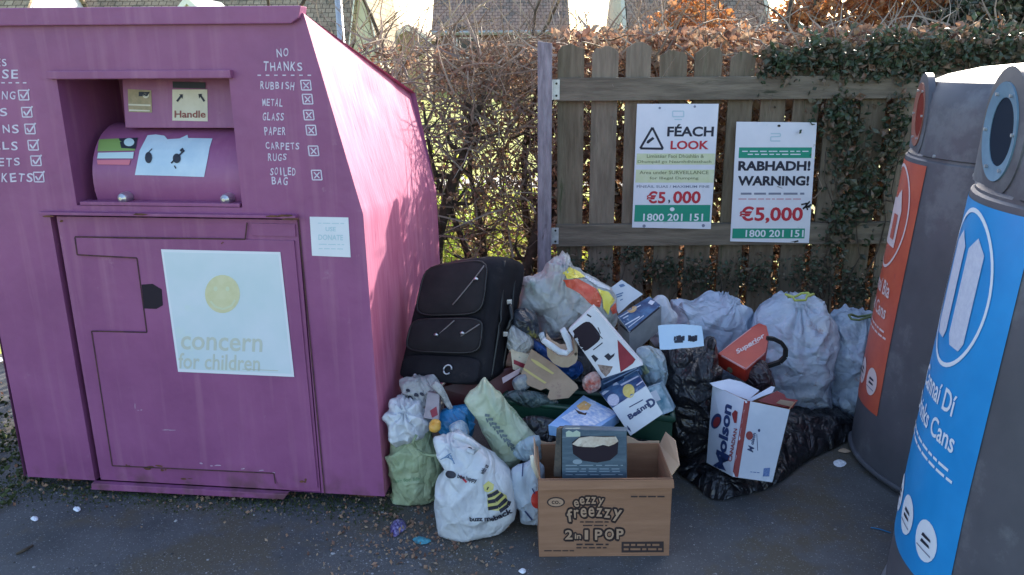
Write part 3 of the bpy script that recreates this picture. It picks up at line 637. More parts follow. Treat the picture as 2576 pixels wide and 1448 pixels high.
# papers, stickers and painted words
m_chalk = mat('white brush paint', (.60, .52, .66), (.74, .68, .80), scale=60, rough=.7)
m_paper = mat('sun-bleached poster', (.62, .72, .76), (.70, .76, .82), scale=4, rough=.35, c3=(.66, .76, .74), s3=3, t3=.56)
m_paperw = mat('poster white edge', (.78, .80, .86), rough=.4)
def flat(name, px, m, parent=None, d=-.006, th=.0012):
    P = [bpx(*q, d) for q in px]; mb = MB(); mb.prism([bp(u, z, d) for u, z in P], BV*th); return mb.build(name, m, parent or bank, weld=True)
ps = flat('poster', [(405, 628), (705, 635), (740, 949), (448, 936)], m_paperw, door)
flat('poster', [(411, 635), (700, 641), (733, 941), (453, 929)], m_paper, door, -.0066, .0004)
inner = ps
m_ly = mat('bleached yellow print', (.66, .62, .36), (.72, .68, .44), scale=30, rough=.5); m_ly2 = mat('bleached yellow print rim', (.68, .70, .50), rough=.5); m_lg = mat('bleached lettering', (.58, .60, .52), rough=.5)
S = Stick(ps, .0014); S.ell(560, 740, 44, 48, 0, 26); S.build('sun_print', m_ly, door)
S = Stick(ps, .0020); S.line([(530, 758), (542, 772), (562, 778), (583, 770), (592, 755)], 5); S.ell(543, 727, 5, 6).ell(573, 727, 5, 6); S.build('smile_print', m_ly2, door)
S = Stick(ps, .0014); S.text('concern', 558, 866, 34, 205, ang=2, bold=.012); S.text('for children', 552, 911, 40, 205, ang=2, bold=.012); S.line([(610, 929), (700, 933)], 2); S.build('poster_lettering', m_lg, door)
st = flat('paper_notice', [(779, 546), (876, 548), (882, 648), (785, 644)], m_sign, bank, -.0016)
S = Stick(st, .0006); S.text('USE', 832, 577, 11, 26, ang=1, bold=.02); S.text('DONATE', 832, 598, 14, 62, ang=1, bold=.02); lines_of_print(S, 800, 866, 562, 2, 5, 1, 1); lines_of_print(S, 802, 866, 615, 2, 5, 1, 2); lines_of_print(S, 802, 866, 626, 2, 5, 1, 3)
S.build('notice_lettering', m_pale, bank)
# list painted by hand, right: NO THANKS
def words_on(name, items, boxes, m, dy=0):
    for i, it in enumerate(items):
        S = Stick(body, .0012); s, x, y, h, wd = it[:5]; random.seed(i*7+len(s))
        n = len(s); cw = wd/n
        for k, ch in enumerate(s):
            if ch == ' ': continue
            S.text(ch, x-wd/2+cw*(k+.5), y+random.uniform(-1.2, 1.2)+(k-n/2)*.15, h*random.uniform(.88, 1.08), cw*.74*(.35 if ch == 'I' else 1), ang=random.uniform(-7, 7), bold=.012)
        S.build(name, m, bank)
words_on('painted_word', [('NO', 711, 133, 20, 34), ('THANKS', 712, 168, 24, 102), ('RUBBISH', 698, 216, 20, 88), ('METAL', 686, 258, 20, 54), ('GLASS', 688, 294, 20, 56), ('PAPER', 692, 331, 20, 56), ('CARPETS', 711, 368, 18, 88), ('RUGS', 698, 396, 18, 50),
    ('SOILED', 712, 432, 20, 66), ('BAG', 704, 456, 20, 44), ('YES', -4, 158, 20, 46), ('PLEASE', -20, 186, 24, 138), ('CLOTHING', -36, 241, 21, 156), ('COATS', -40, 283, 21, 124), ('CURTAINS', -42, 325, 21, 186), ('TOWELS', -18, 367, 21, 132), ('SHEETS', -6, 408, 21, 118), ('BLANKETS', 2, 448, 21, 168)], [], m_chalk)
def mark(x, y, kind, sk=1.5):
    S = Stick(body, .0012); a = 12
    S.line([(x-a-sk, y-a), (x+a-sk, y-a)], 3).line([(x+a-sk, y-a), (x+a+sk, y+a)], 3).line([(x+a+sk, y+a), (x-a+sk, y+a)], 3).line([(x-a+sk, y+a), (x-a-sk, y-a)], 3)
    if kind: S.line([(x-8, y-2), (x-1, y+8), (x+14, y-15)], 4)
    else: S.line([(x-7, y-7), (x+7, y+8)], 3).line([(x+7, y-7), (x-6, y+8)], 3)
    S.build('painted_box', m_chalk, bank)
for x, y in ((770, 215), (774, 250), (777, 290), (783, 328), (789, 380), (797, 441)): mark(x, y, 0)
for x, y in ((60, 240), (68, 283), (76, 325), (84, 366), (91, 405), (98, 446)): mark(x, y, 1)
S = Stick(body, .0012)
for x in range(648, 790, 21): S.line([(x, 190), (x+9, 190)], 3)
for x in (4, 22, 40, 58): S.line([(x, 209), (x+9, 209)], 3)
S.build('painted_dashes', m_chalk, bank)
# stickers inside the chute
m_card = mat('cream sticker', (.62, .56, .44), (.70, .64, .52), scale=20, rough=.5); m_limeg = mat('lime sticker', (.22, .34, .10), rough=.5); m_pinks = mat('pink sticker strip', (.62, .16, .22), rough=.5); m_bluep = mat('torn pale blue paper', (.46, .60, .74), (.58, .70, .82), scale=8, rough=.6)
S = Stick(plate, .0015); S.poly([(434, 226), (522, 226), (523, 306), (434, 304)]); S.build('handle_sticker', m_card, bank)
S = Stick(plate, .003); S.poly([(435, 206), (518, 208), (518, 224), (436, 222)]); S.line([(446, 256), (456, 243)], 5).line([(505, 240), (515, 256)], 5); S.poly([(452, 238), (461, 238), (460, 250)]).poly([(500, 237), (510, 237), (502, 249)]); S.poly([(350, 232), (378, 232), (372, 243), (350, 243)]); S.build('sticker_marks', m_ink, bank)
S = Stick(plate, .003); S.text('Handle', 479, 288, 18, 78, bold=.02); S.build('sticker_word', mat('brown print', (.26, .07, .06), rough=.6), bank)
S = Stick(plate, .0015); S.poly([(322, 225), (381, 228), (383, 284), (324, 282)]); S.build('small_sticker', mat('dull khaki sticker', (.30, .25, .15), (.42, .32, .2), scale=60, rough=.6), bank)
S = Stick(plate, .003); S.ell(368, 240, 8, 8); S.poly([(324, 262), (380, 264), (380, 268), (324, 266)]).poly([(326, 276), (378, 278), (378, 281), (326, 280)]); S.build('small_sticker_print', m_card, bank)
S = Stick(drum, .002, 14); S.poly([(340, 441), (352, 380), (372, 342), (392, 340), (414, 343), (422, 352), (452, 350), (472, 341), (474, 349), (535, 350), (528, 372), (524, 395), (514, 446), (430, 443)]); S.build('torn_paper', m_bluep, bank)
S = Stick(drum, .004, 14); S.ell(375, 398, 9, 14); S.line([(375, 385), (384, 376)], 2); S.ell(446, 400, 10, 12).line([(432, 412), (465, 380)], 4).line([(455, 382), (462, 376)], 6).line([(440, 418), (444, 425)], 3); S.build('torn_paper_print', m_ink, bank)
S = Stick(drum, .002, 14); S.poly([(250, 352), (347, 348), (340, 380), (246, 382)]); S.build('lime_sticker', m_limeg, bank)
S = Stick(drum, .0025, 14); S.poly([(300, 350), (347, 348), (342, 376), (306, 374)]); S.build('black_sticker', m_ink, bank)
S = Stick(drum, .0036, 14); S.ell(326, 360, 13, 10); S.poly([(248, 386), (338, 384), (336, 400), (246, 400)]); S.build('pale_sticker_print', m_pale, bank)
S = Stick(drum, .003, 14); S.poly([(245, 404), (330, 403), (326, 416), (247, 415)]); S.build('pink_sticker', m_pinks, bank)
mb = MB(); random.seed(9)
for q in ((.66, 1.137), (1.15, 1.137), (1.21, 1.128), (1.19, 1.140), (.31, 1.125)):
    c = bp(q[0], q[1], -.032); mb.add([c+HV*(.03*math.cos(k))+ZV*(.004*math.sin(k))+HV*random.uniform(-.01, .01) for k in range(6)], [tuple(range(6))])
mb.build('rust_patch', m_rust, bank)
for u in (.12, 1.36):
    mb = MB(); mb.box(bp(u, .024, .15), (.10, .16, .05), (HV, BV, ZV)); mb.box(bp(u, .024, 1.0), (.10, .16, .05), (HV, BV, ZV)); mb.build('skid', m_rust, bank)

# ================================================================== RECYCLING BINS
m_bin = mat('charcoal plastic', (.074, .076, .092), (.115, .112, .134), scale=2.5, rough=.50, bump=.25, bscale=160, c3=(.15, .155, .175), s3=2.4, t3=.52, spec=.45)
m_bluel = mat('blue label', (.01, .24, .60), (.02, .31, .72), scale=3, rough=.35); m_redl = mat('red label', (.46, .075, .045), (.58, .12, .065), scale=6, rough=.4, c3=(.42, .08, .07), s3=9, t3=.6)
m_blr = mat('blue port ring', (.10, .20, .30), (.17, .29, .40), scale=7, rough=.5); m_rdr = mat('red port ring', (.26, .09, .06), (.36, .16, .12), scale=7, rough=.5); m_hole = mat('port hole dark', (.015, .025, .045), rough=.9, spec=.1); m_holer = mat('port disc dark red', (.20, .025, .015), rough=.8, spec=.15)
m_lab = mat('label white print', (.74, .80, .88), rough=.5); m_labr = mat('red label pale print', (.70, .58, .58), rough=.5); m_lab2 = mat('can silver print', (.52, .56, .70), (.62, .66, .78), scale=80, rough=.5)
def make_bin(cx, cy, label, lm, ring, holem, prm, lines, kind, zs=1.0, face=165):
    t = thing('recycling_bin', label, 'recycling bin', (cx, cy, 0), 'round-topped grey recycling bins in a row')
    A0 = R_(face); prof = [(0, .54), (.02, .555), (.10, .556), (.5, .535), (.9, .508), (1.285, .482), (1.291, .474), (1.299, .474), (1.305, .482), (1.40, .478), (1.48, .474), (1.53, .46), (1.57, .43), (1.597, .37), (1.622, .26), (1.636, .12), (1.640, .0)]
    n = 96
    def rad(a, z):
        for (z0, q0), (z1, q1) in zip(prof, prof[1:]):
            if z0 <= z <= z1: q = q0+(q1-q0)*(z-z0)/max(1e-9, z1-z0); break
        else: q = prof[-1][1]
        d = math.cos(a-A0)
        if z > 1.30 and z < 1.60 and d > 0:     # flat face for the port in the head
            q = min(q, .452/d)
        return q
    def pt(a, z, off=0): q = rad(a, z)+off; return Vector((cx+q*math.cos(a), cy+q*math.sin(a), z))
    mb = MB(); V = []
    for z, q in prof:
        for k in range(n): a = 2*math.pi*k/n; V.append(pt(a, z) if q > 0 else Vector((cx, cy, z)))
    F = [(j*n+k, j*n+(k+1) % n, (j+1)*n+(k+1) % n, (j+1)*n+k) for j in range(len(prof)-1) for k in range(n)]
    mb.add(V, F); mb.build('body', m_bin, t, angle=28)
    # moulded collar at the foot
    mb = MB(); mb.tube([pt(2*math.pi*k/60, .03, .004) for k in range(61)], .012, 6, cap=False); mb.build('foot_rim', m_bin, t, smooth=True)
    s2a = lambda s, z: A0+s/rad(A0, z)      # s along the label, metres, + is towards the camera side
    def patch(name, poly, m, off, step=.022, par=None):
        # poly in (s, z); cut into small triangles and wrapped round the body
        mb = MB()
        def tri(a, b, c, d=0):
            L = [((a[0]-b[0])**2+(a[1]-b[1])**2, 0), ((b[0]-c[0])**2+(b[1]-c[1])**2, 1), ((c[0]-a[0])**2+(c[1]-a[1])**2, 2)]; mm = max(L)
            if mm[0] > (step*1.6)**2 and d < 14:
                if mm[1] == 0: q = ((a[0]+b[0])/2, (a[1]+b[1])/2); tri(a, q, c, d+1); tri(q, b, c, d+1)
                elif mm[1] == 1: q = ((c[0]+b[0])/2, (c[1]+b[1])/2); tri(a, b, q, d+1); tri(a, q, c, d+1)
                else: q = ((a[0]+c[0])/2, (a[1]+c[1])/2); tri(a, b, q, d+1); tri(q, b, c, d+1)
                return
            mb.add([pt(s2a(*q), q[1], off) for q in (a, b, c)], [(0, 1, 2)])
        for tr in tessellate_polygon([[Vector((p[0], p[1], 0)) for p in poly]]): tri(*[poly[i] for i in tr])
        return mb.build(name, m, par or t, smooth=True, weld=True)
    hw = .20 if kind == 'r' else .225
    lab = patch('label', [(-hw, 1.270), (hw, 1.270), (hw+.01, .6), (hw+.02, .26), (0, .25), (-hw-.02, .26), (-hw-.01, .6)], lm, .0025, .03)
    W = m_lab if kind == 'b' else m_labr
    cz, cr = 1.045, .16; N_ = 48
    mb = MB(); ring_pts = lambda q: [(q*math.cos(2*math.pi*k/N_)*.98, cz+q*1.32*math.sin(2*math.pi*k/N_)) for k in range(N_)]
    a_, b_ = ring_pts(cr), ring_pts(cr-.009)
    for k in range(N_):
        k2 = (k+1) % N_; mb.add([pt(s2a(*q), q[1], .0045) for q in (a_[k], a_[k2], b_[k2], b_[k])], [(0, 1, 2, 3)])
    mb.build('label_ring', W, lab)
    if kind == 'b':
        for s0 in (-.055, .055):
            patch('can_picture', [(s0-.042, 1.155), (s0, 1.19), (s0+.042, 1.155), (s0+.042, .925), (s0+.026, .90), (s0-.026, .90), (s0-.042, .925)], m_lab2, .0045, par=lab)
    else:
        patch('can_picture', [(-.09, .93), (.085, .93), (.09, 1.08), (.05, 1.16), (.0, 1.12), (-.09, 1.11)], m_labr, .0045, par=lab); patch('can_picture_lid', [(.015, .96), (.065, .96), (.065, 1.06), (.015, 1.06)], lm, .0065, par=lab)
    def wtext(s, sc, z, h, wd, bold=.015, nm='label_word'):
        v, f = text2d(s, bold); x0 = min(q[0] for q in v); x1 = max(q[0] for q in v); y0 = min(q[1] for q in v); y1 = max(q[1] for q in v)
        mb = MB()
        mb.add([pt(s2a(sc+(q[0]-(x0+x1)/2)*wd/(x1-x0), z+(q[1]-(y0+y1)/2)*h/(y1-y0)), z+(q[1]-(y0+y1)/2)*h/(y1-y0), .005) for q in v], f); mb.build(nm, W, lab, weld=False)
    for s, z, h, wd in lines: wtext(s, 0.0, z, h, wd)
    random.seed(3)
    for z in (.60, .578):
        s_ = -.16
        while s_ < .16:
            l = random.uniform(.02, .05); patch('small_print', [(s_, z-.004), (s_+l, z-.004), (s_+l, z+.004), (s_, z+.004)], W, .0045, par=lab); s_ += l+.008
    for i, s0 in enumerate((-.13, 0, .13)):
        e = [(s0+.050*math.cos(2*math.pi*k/20), .375+.058*math.sin(2*math.pi*k/20)) for k in range(20)]; patch('round_symbol', e, W, .0045, par=lab)
        for dz in (-.012, .006): patch('symbol_mark', [(s0-.02, .375+dz), (s0+.024, .378+dz), (s0+.02, .385+dz), (s0-.016, .386+dz)], m_ink, .0062, par=lab)
        patch('symbol_rim_print', [(s0-.035, .345), (s0+.035, .345), (s0+.033, .349), (s0-.033, .349)], m_grey, .0062, par=lab)
    # port: boss, ring and a flat disc coloured dark for the hole's shade
    t.scale = (1, 1, zs)
    nv = Vector((math.cos(A0), math.sin(A0), 0)); tv = Vector((-nv.y, nv.x, 0)); c = Vector((cx, cy, 1.445))+nv*.452
    def disc(name, r0, r1, d0, d1, m, sx=1.0, sz=1.12):
        mb = MB(); nn = 40; V = []
        for (r, d) in ((r1, -.02), (r1, d0), (r0, d1), (r0, -.05)):
            for k in range(nn): a = 2*math.pi*k/nn; V.append(c+nv*d+tv*(r*sx*math.cos(a))+ZV*(r*sz*math.sin(a)))
        mb.add(V, [(j*nn+k, j*nn+(k+1) % nn, (j+1)*nn+(k+1) % nn, (j+1)*nn+k) for j in range(3) for k in range(nn)]); return mb.build(name, m, t, angle=30)
    disc('port_boss', .108, .140, .004, .008, m_bin); rg = disc('port_ring', .074, .107, .012, .006, ring)
    mb = MB(); nn = 40; mb.add([c+nv*(-.0+.004)+tv*(.076*math.cos(2*math.pi*k/nn))+ZV*(.085*math.sin(2*math.pi*k/nn)) for k in range(nn)], [tuple(range(nn))]); mb.build('port_hole_disc', holem, rg)
    for a in (0, 60, 120, 180, 240, 300):
        q = c+tv*(.091*math.cos(R_(a)))+ZV*(.102*math.sin(R_(a))); mb = MB(); mb.tube([q+nv*.008, q+nv*.016], .0045, 8); mb.build('rivet', m_galv, rg)
    for s in (-.215, .215):
        q = pt(s2a(s, 1.31), 1.31); mb = MB(); mb.tube([q-nv*.004, q+nv*.005], .006, 8); mb.build('rivet', m_galv, t)
    return t
make_bin(1.665, 1.905, 'nearer grey recycling bin with a bright blue label and blue port, at the right edge', m_bluel, m_blr, m_hole, None, [('Cannaí Dí', .765, .062, .25), ('Drinks Cans', .675, .056, .31)], 'b', 1.015, 168)
make_bin(2.010, 2.985, 'farther grey recycling bin with a faded red label and red port', m_redl, m_rdr, m_holer, None, [('Cannaí Bia', .765, .062, .27), ('Food Cans', .675, .056, .28)], 'r', .992, 163)

# ================================================================== HOUSES AND LAMP POST BEYOND
m_tile = mat('brown concrete roof tile', (.33, .22, .165), (.45, .31, .24), scale=14, rough=.9, c3=(.22, .18, .15), s3=1.2, t3=.5)
def tile_bumps(m, sc):
    N = m.node_tree.nodes; L = m.node_tree.links; br = N.new('ShaderNodeTexBrick'); br.inputs['Scale'].default_value = sc; br.inputs['Mortar Size'].default_value = .035; br.inputs['Brick Width'].default_value = .5; br.inputs['Row Height'].default_value = .42
    br.offset = .5; uv = N.new('ShaderNodeTexCoord'); L.new(uv.outputs['UV'], br.inputs['Vector']); br.inputs['Color1'].default_value = (1, 1, 1, 1); br.inputs['Color2'].default_value = (.78, .74, .72, 1); br.inputs['Mortar'].default_value = (.35, .32, .32, 1)
    p = N['Principled BSDF']; b = p.inputs['Base Color'].links[0].from_socket; mx = N.new('ShaderNodeMixRGB'); mx.blend_type = 'MULTIPLY'; mx.inputs[0].default_value = 1; L.new(b, mx.inputs[1]); L.new(br.outputs[0], mx.inputs[2]); L.new(mx.outputs[0], p.inputs['Base Color'])
tile_bumps(m_tile, 1.0)
m_tile2 = mat('tan roof tile', (.37, .28, .18), (.50, .40, .27), scale=14, rough=.9, c3=(.26, .22, .15), s3=1.2, t3=.5); tile_bumps(m_tile2, 1.0)
m_wall = mat('cream render', (.58, .54, .42), (.66, .62, .50), scale=3, rough=.9, bump=.3, bscale=60); m_brickw = mat('red-brown brick wall', (.17, .085, .07), (.26, .14, .11), scale=30, rough=.9); m_gut = mat('grey gutter', (.38, .42, .44), rough=.5); m_wh = mat('white gloss timber', (.78, .78, .76), rough=.4); m_glass = mat('dark window glass', (.04, .05, .06), rough=.08)
def roofq(mb, a, b, c, d): mb.add([a, b, c, d], [(0, 1, 2, 3)])
def roof_obj(quads, parent, m, th=.12):
    mb = MB()
    for q in quads:
        q = [Vector(v) for v in q]; n = (q[1]-q[0]).cross(q[3]-q[0]).normalized(); n = -n if n.z < 0 else n
        mb.prism(q, -n*th)
    o = mb.build('roof', m, parent)
    me = o.data; uvl = me.uv_layers.new(name='UVMap')
    for p in me.polygons:
        nn = p.normal; ax = Vector((0, 0, 1)).cross(nn); ax = ax.normalized() if ax.length > .05 else Vector((1, 0, 0)); ay = nn.cross(ax)
        for li in p.loop_indices: co = me.vertices[me.loops[li].vertex_index].co; uvl.data[li].uv = (co.dot(ax)*1.6, co.dot(ay)*1.6)
    return o
def house(label, x0, x1, y, dep, eave, ridge, gable_dir, mr, mw, over=.35, floor=-1.2, overx=.15):
    """gable_dir 'x': ridge runs along x (roof slope faces the camera); 'y': gable end faces the camera"""
    t = thing('house', label, 'house', ((x0+x1)/2, y+dep/2, floor), 'houses beyond the hedge'); y1 = y+dep; xm = (x0+x1)/2; ym = (y+y1)/2
    mb = MB()
    if gable_dir == 'x':
        for X in (x0, x1): mb.prism([(X, y, floor), (X, y1, floor), (X, y1, eave), (X, ym, ridge-.1), (X, y, eave)], (.2 if X == x0 else -.2, 0, 0))
        mb.box((xm, y+.1, (floor+eave)/2), (x1-x0-.41, .2, eave-floor)); mb.box((xm, y1-.1, (floor+eave)/2), (x1-x0-.41, .2, eave-floor)); mb.build('wall', mw, t)
        k = (ridge-eave)/(dep/2)
        roof_obj([[(x0-overx, y-over, eave-k*over), (x1+overx, y-over, eave-k*over), (x1+overx, ym, ridge), (x0-overx, ym, ridge)], [(x1+overx, y1+over, eave-k*over), (x0-overx, y1+over, eave-k*over), (x0-overx, ym, ridge), (x1+overx, ym, ridge)]], t, mr)
        mb = MB(); mb.tube([(x0-overx, y-over-.07, eave-k*over-.10), (x1+overx, y-over-.07, eave-k*over-.10)], .09, 8); mb.box((xm, y-over+.03, eave-k*over-.14), (x1-x0+.2, .04, .2)); mb.build('gutter', m_gut, t)
        for X in (x0+(x1-x0)*.25, x0+(x1-x0)*.7):
            mb = MB(); mb.box((X, y-.01, eave-1.2), (1.3, .06, 1.1)); wo = mb.build('window', m_wh, t); mb = MB(); mb.box((X, y-.045, eave-1.2), (1.14, .02, .94)); mb.build('pane', m_glass, wo)
    else:
        for Y in (y, y1): mb.prism([(x0, Y, floor), (x1, Y, floor), (x1, Y, eave), (xm, Y, ridge-.12), (x0, Y, eave)], (0, .2 if Y == y else -.2, 0))
        mb.box((x0+.1, ym, (floor+eave)/2), (.2, dep-.41, eave-floor)); mb.box((x1-.1, ym, (floor+eave)/2), (.2, dep-.41, eave-floor)); mb.build('wall', mw, t)
        k = (ridge-eave)/((x1-x0)/2)
        roof_obj([[(x0-over, y-.15, eave-k*over), (xm, y-.15, ridge), (xm, y1+.15, ridge), (x0-over, y1+.15, eave-k*over)], [(xm, y-.15, ridge), (x1+over, y-.15, eave-k*over), (x1+over, y1+.15, eave-k*over), (xm, y1+.15, ridge)]], t, mr)
        mb = MB()
        for s in (-1, 1): mb.prism([(xm, y-.18, ridge-.02), (xm+s*((x1-x0)/2+over), y-.18, eave-k*over-.02), (xm+s*((x1-x0)/2+over), y-.18, eave-k*over-.24), (xm, y-.18, ridge-.26)], (0, .03, 0))
        mb.build('bargeboard', m_wh, t)
    return t
a = atY(1078, 75, 45); b = atY(1432, 75, 45); house('middle house beyond the hedge with a wide brown tiled roof and grey gutter', a.x+.3, b.x-.1, 45.4, 9, a.z+.25, a.z+4.3, 'x', m_tile, m_brickw)
# right-hand house
a = atY(1566, 92, 40); b = atY(1950, 60, 40)
house('right-hand house with a brown roof above the hedge and a strip of cream side wall', a.x+.05, b.x, 40, 8, a.z+.1, a.z+4.6, 'x', m_tile, m_wall, overx=-.25)
# left-hand houses
a = atY(45, 40, 34); b = atY(886, 70, 34)
house('long left-hand house with a tan tiled roof just above the purple clothing bank', a.x, b.x, 34, 8, 1.9, 6.0, 'x', m_tile2, m_wall)
p0 = atY(886, 70, 30); p1 = atY(958, 95, 30); house('narrow cream gable house beside the lamp post', p0.x-.1, p1.x-.15, 30, 7, 2.4, 5.1, 'y', m_tile2, m_wall, over=.12)
p0 = atY(966, 92, 36); p1 = atY(1086, 92, 36); pa = atY(1028, 62, 36); house('small low gabled outbuilding between the cream gable and the middle house', p0.x+.3, p1.x-.3, 36, 6, p0.z+.08, pa.z, 'y', m_tile, mat('tan render', (.36, .30, .20), (.44, .36, .26), scale=5, rough=.9), over=.3)
p0 = atY(-80, 30, 30); p1 = atY(35, 30, 30); house('white-walled house at the top left corner', p0.x-3, p1.x, 30, 6, 3.0, 6, 'x', m_tile2, m_wh, over=.1)
p0 = atY(440, 24, 28); p1 = atY(512, 24, 28); pa = atY(474, -2, 28); house('little white gabled porch above the top edge of the clothing bank', p0.x+.1, p1.x-.1, 28, 3, p0.z+.02, pa.z+.1, 'y', m_gut, m_wh, over=.12)
lp = atY(860, 90, 16); t = thing('lamp_post', 'grey metal lamp post rising behind the clothing bank roof', 'lamp post', (lp.x, 16, -.1))
mb = MB(); mb.tube([(lp.x, 16, -.1), (lp.x, 16, 1.1), (lp.x-.01, 16, 1.12), (lp.x-.05, 16, 5.2)], [.10, .10, .075, .055], 14); mb.build('pole', m_galv, t, smooth=True)
mb = MB(); mb.tube([(lp.x-.05, 16, 5.2), (lp.x-.25, 16, 5.5), (lp.x-.9, 15.9, 5.6)], [.045, .04, .035], 10); mb.build('arm', m_galv, t, smooth=True)
mb = MB(); mb.box((lp.x-1.15, 15.88, 5.6), (.5, .2, .1)); mb.build('lamp_head', m_gut, t, bevel=.03)
# bare tree twigs against the sky
def bare_tree(label, x, y, hgt, seed, spread=1.0):
    random.seed(seed); t = thing('bare_tree', label, 'tree', (x, y, 0), 'thin bare trees beyond the hedge'); mb = MB(); tw = MB()
    def grow(P, d, L, r, dep):
        pts = [P]
        for k in range(6):
            d = (d+Vector((random.gauss(0, .16), random.gauss(0, .12), random.gauss(.02, .12)))).normalized(); pts.append(pts[-1]+d*L/6)
        (mb if dep < 2 else tw).tube(pts, [r*(1-.09*k) for k in range(7)], 6 if dep < 2 else 3, cap=False)
        if dep < 4:
            for k in range(3 if dep else 5): q = pts[random.choice((3, 4, 5, 6))] if dep else pts[2+k]; a = random.uniform(0, 6.28); grow(q, (d*.7+Vector((math.cos(a), .5*math.sin(a), random.uniform(-.1, .6)))*.8*spread).normalized(), L*random.uniform(.45, .7), r*.5, dep+1)
    grow(Vector((x, y, -.05)), Vector((0, 0, 1)), hgt*.6, .035, 0); mb.build('trunk', m_bark, t, smooth=True); tw.build('twigs', m_twig, t, weld=False)
bare_tree('thin bare tree arching into the gap of sky left of the middle house', -.62, 6.3, 3.0, 11)
bare_tree('thin bare tree with fine twigs over the middle house roof', .55, 6.0, 2.9, 12)
bare_tree('thin bare tree with fine twigs near the clothing bank roof corner', -1.6, 6.2, 3.0, 16)
# ================================================================== THE DUMPED PILE
m_kraft = mat('brown corrugated card', (.29, .148, .082), (.36, .190, .110), scale=5, rough=.85, bump=.3, bscale=50, stretch=(1, 1, 9))
m_kraftl = mat('paler card inside', (.46, .32, .21), (.52, .37, .26), scale=6, rough=.85)
m_flute = mat('torn card edge', (.30, .20, .13), rough=.9)
# --- large open cardboard box
A = atZ(1355, 1402); fy = A.y
tl = atY(1357, 1206, fy+.005); trr = atY(1690, 1214, fy+.005); bl = atZ(1356, 1402); br = atZ(1685, 1404)
zt = tl.z; bb = CAM+ray(1400, 1122)*((zt-.005-H)/ray(1400, 1122).z); dp = max(.2, min(.34, bb.y-fy)) 
box = thing('cardboard_box', 'large open brown cardboard box printed with dark bubble lettering, front of the pile', 'cardboard box', ((bl+br)/2+Vector((0, dp/2, 0))))
x0, x1 = bl.x, br.x; wt = .005
def wallp(P, off, nm, m=m_kraft, par=None): mb = MB(); mb.prism(P, off); return mb.build(nm, m, par or box, bevel=.0008)
front = wallp([(x0, fy, .002), (x1, fy+.004, .002), (trr.x, fy+.008, zt-.003), (tl.x, fy+.004, zt)], (0, wt, 0), 'front_panel')
wallp([(x0, fy+dp, .002), (x1, fy+dp, .002), (x1, fy+dp, zt), (x0, fy+dp, zt)], (0, wt, 0), 'back_panel')
wallp([(x0, fy+.006, .002), (x0, fy+dp, .002), (x0, fy+dp, zt), (x0, fy+.006, zt)], (wt, 0, 0), 'side_panel'); wallp([(x1, fy+.009, .002), (x1, fy+dp, .002), (x1, fy+dp, zt), (x1, fy+.009, zt)], (-wt, 0, 0), 'side_panel')
wallp([(x0, fy, .001), (x1, fy, .001), (x1, fy+dp, .001), (x0, fy+dp, .001)], (0, 0, .005), 'base_panel')
# flaps: front folded down outside, left and right bent outwards, back one torn and standing
wallp([(x0-.001, fy-.006, zt), (x1+.001, fy-.004, zt-.002), (x1+.003, fy-.010, zt-.030), (x0-.002, fy-.012, zt-.032)], (0, .003, 0), 'front_flap')
wallp([(x1, fy+.02, zt), (x1+.022, fy+.01, zt+.045), (x1+.026, fy+.11, zt+.085), (x1+.012, fy+dp-.05, zt+.07), (x1, fy+dp-.01, zt)], (-.003, 0, .002), 'side_flap', m_kraftl)
wallp([(x0, fy+.02, zt), (x0-.012, fy+.03, zt+.05), (x0-.010, fy+dp-.04, zt+.052), (x0, fy+dp-.01, zt)], (-.003, 0, 0), 'side_flap', m_kraftl)
tp = [(x0, zt)]; random.seed(2)
for k in range(25): X = x0+(x1-x0)*k/24; tp.append((X, zt+.004+(.045*random.random()*(1 if .58 < k/24 < .85 else .15))))
tp.append((x1, zt)); wallp([(X, fy+dp+.006+(Z_-zt)*.25, Z_) for X, Z_ in tp], (0, .003, 0), 'back_flap', m_kraftl)
m_bprint = mat('dark brown print', (.045, .028, .026), rough=.8)
Z = zc(1960, 1380, 1.862); OUT = [(9*math.cos(k*math.pi/4), 9*math.sin(k*math.pi/4)) for k in range(8)]+[(0, 0), (5, 12)]
def C_(S, s, x, y, h, wd, **kw): c = Z(x, y); S.text(s, c[0], c[1], h/2.776, wd/2.776, **kw)
S = Stick(front, .0008)
for s, x, y, h, wd, an in (('e', 375, 948, 50, 40, -10), ('e', 415, 930, 52, 40, -6), ('z', 455, 925, 52, 40, 0), ('z', 495, 925, 52, 40, 2), ('y', 545, 940, 66, 45, 8), ('f', 330, 1030, 95, 48, -8), ('r', 375, 1018, 62, 40, -4), ('e', 425, 1010, 70, 50, -2), ('e', 480, 1006, 70, 50, 0), ('z', 535, 1008, 66, 50, 2), ('z', 590, 1016, 66, 50, 4), ('y', 660, 1030, 90, 70, 9)):
    for ox, oy in OUT: C_(S, s, x+ox, y+oy, h*1.02, wd*1.0, ang=an, bold=.035)
for s, x, y, h, wd in (('2', 322, 1165, 72, 62), ('in', 385, 1175, 40, 52), ('1', 445, 1165, 72, 30), ('P', 530, 1165, 78, 62), ('O', 605, 1162, 78, 74), ('P', 680, 1160, 78, 60)):
    for ox, oy in OUT: C_(S, s, x+ox, y+oy, h*1.02, wd*.98, bold=.03)
S.ell(*Z(232, 938), 23, 13).poly(zz((690, 1215), (985, 1212), (985, 1288), (690, 1290)))
S.build('printed_lettering', m_bprint, front)
S = Stick(front, .0016)
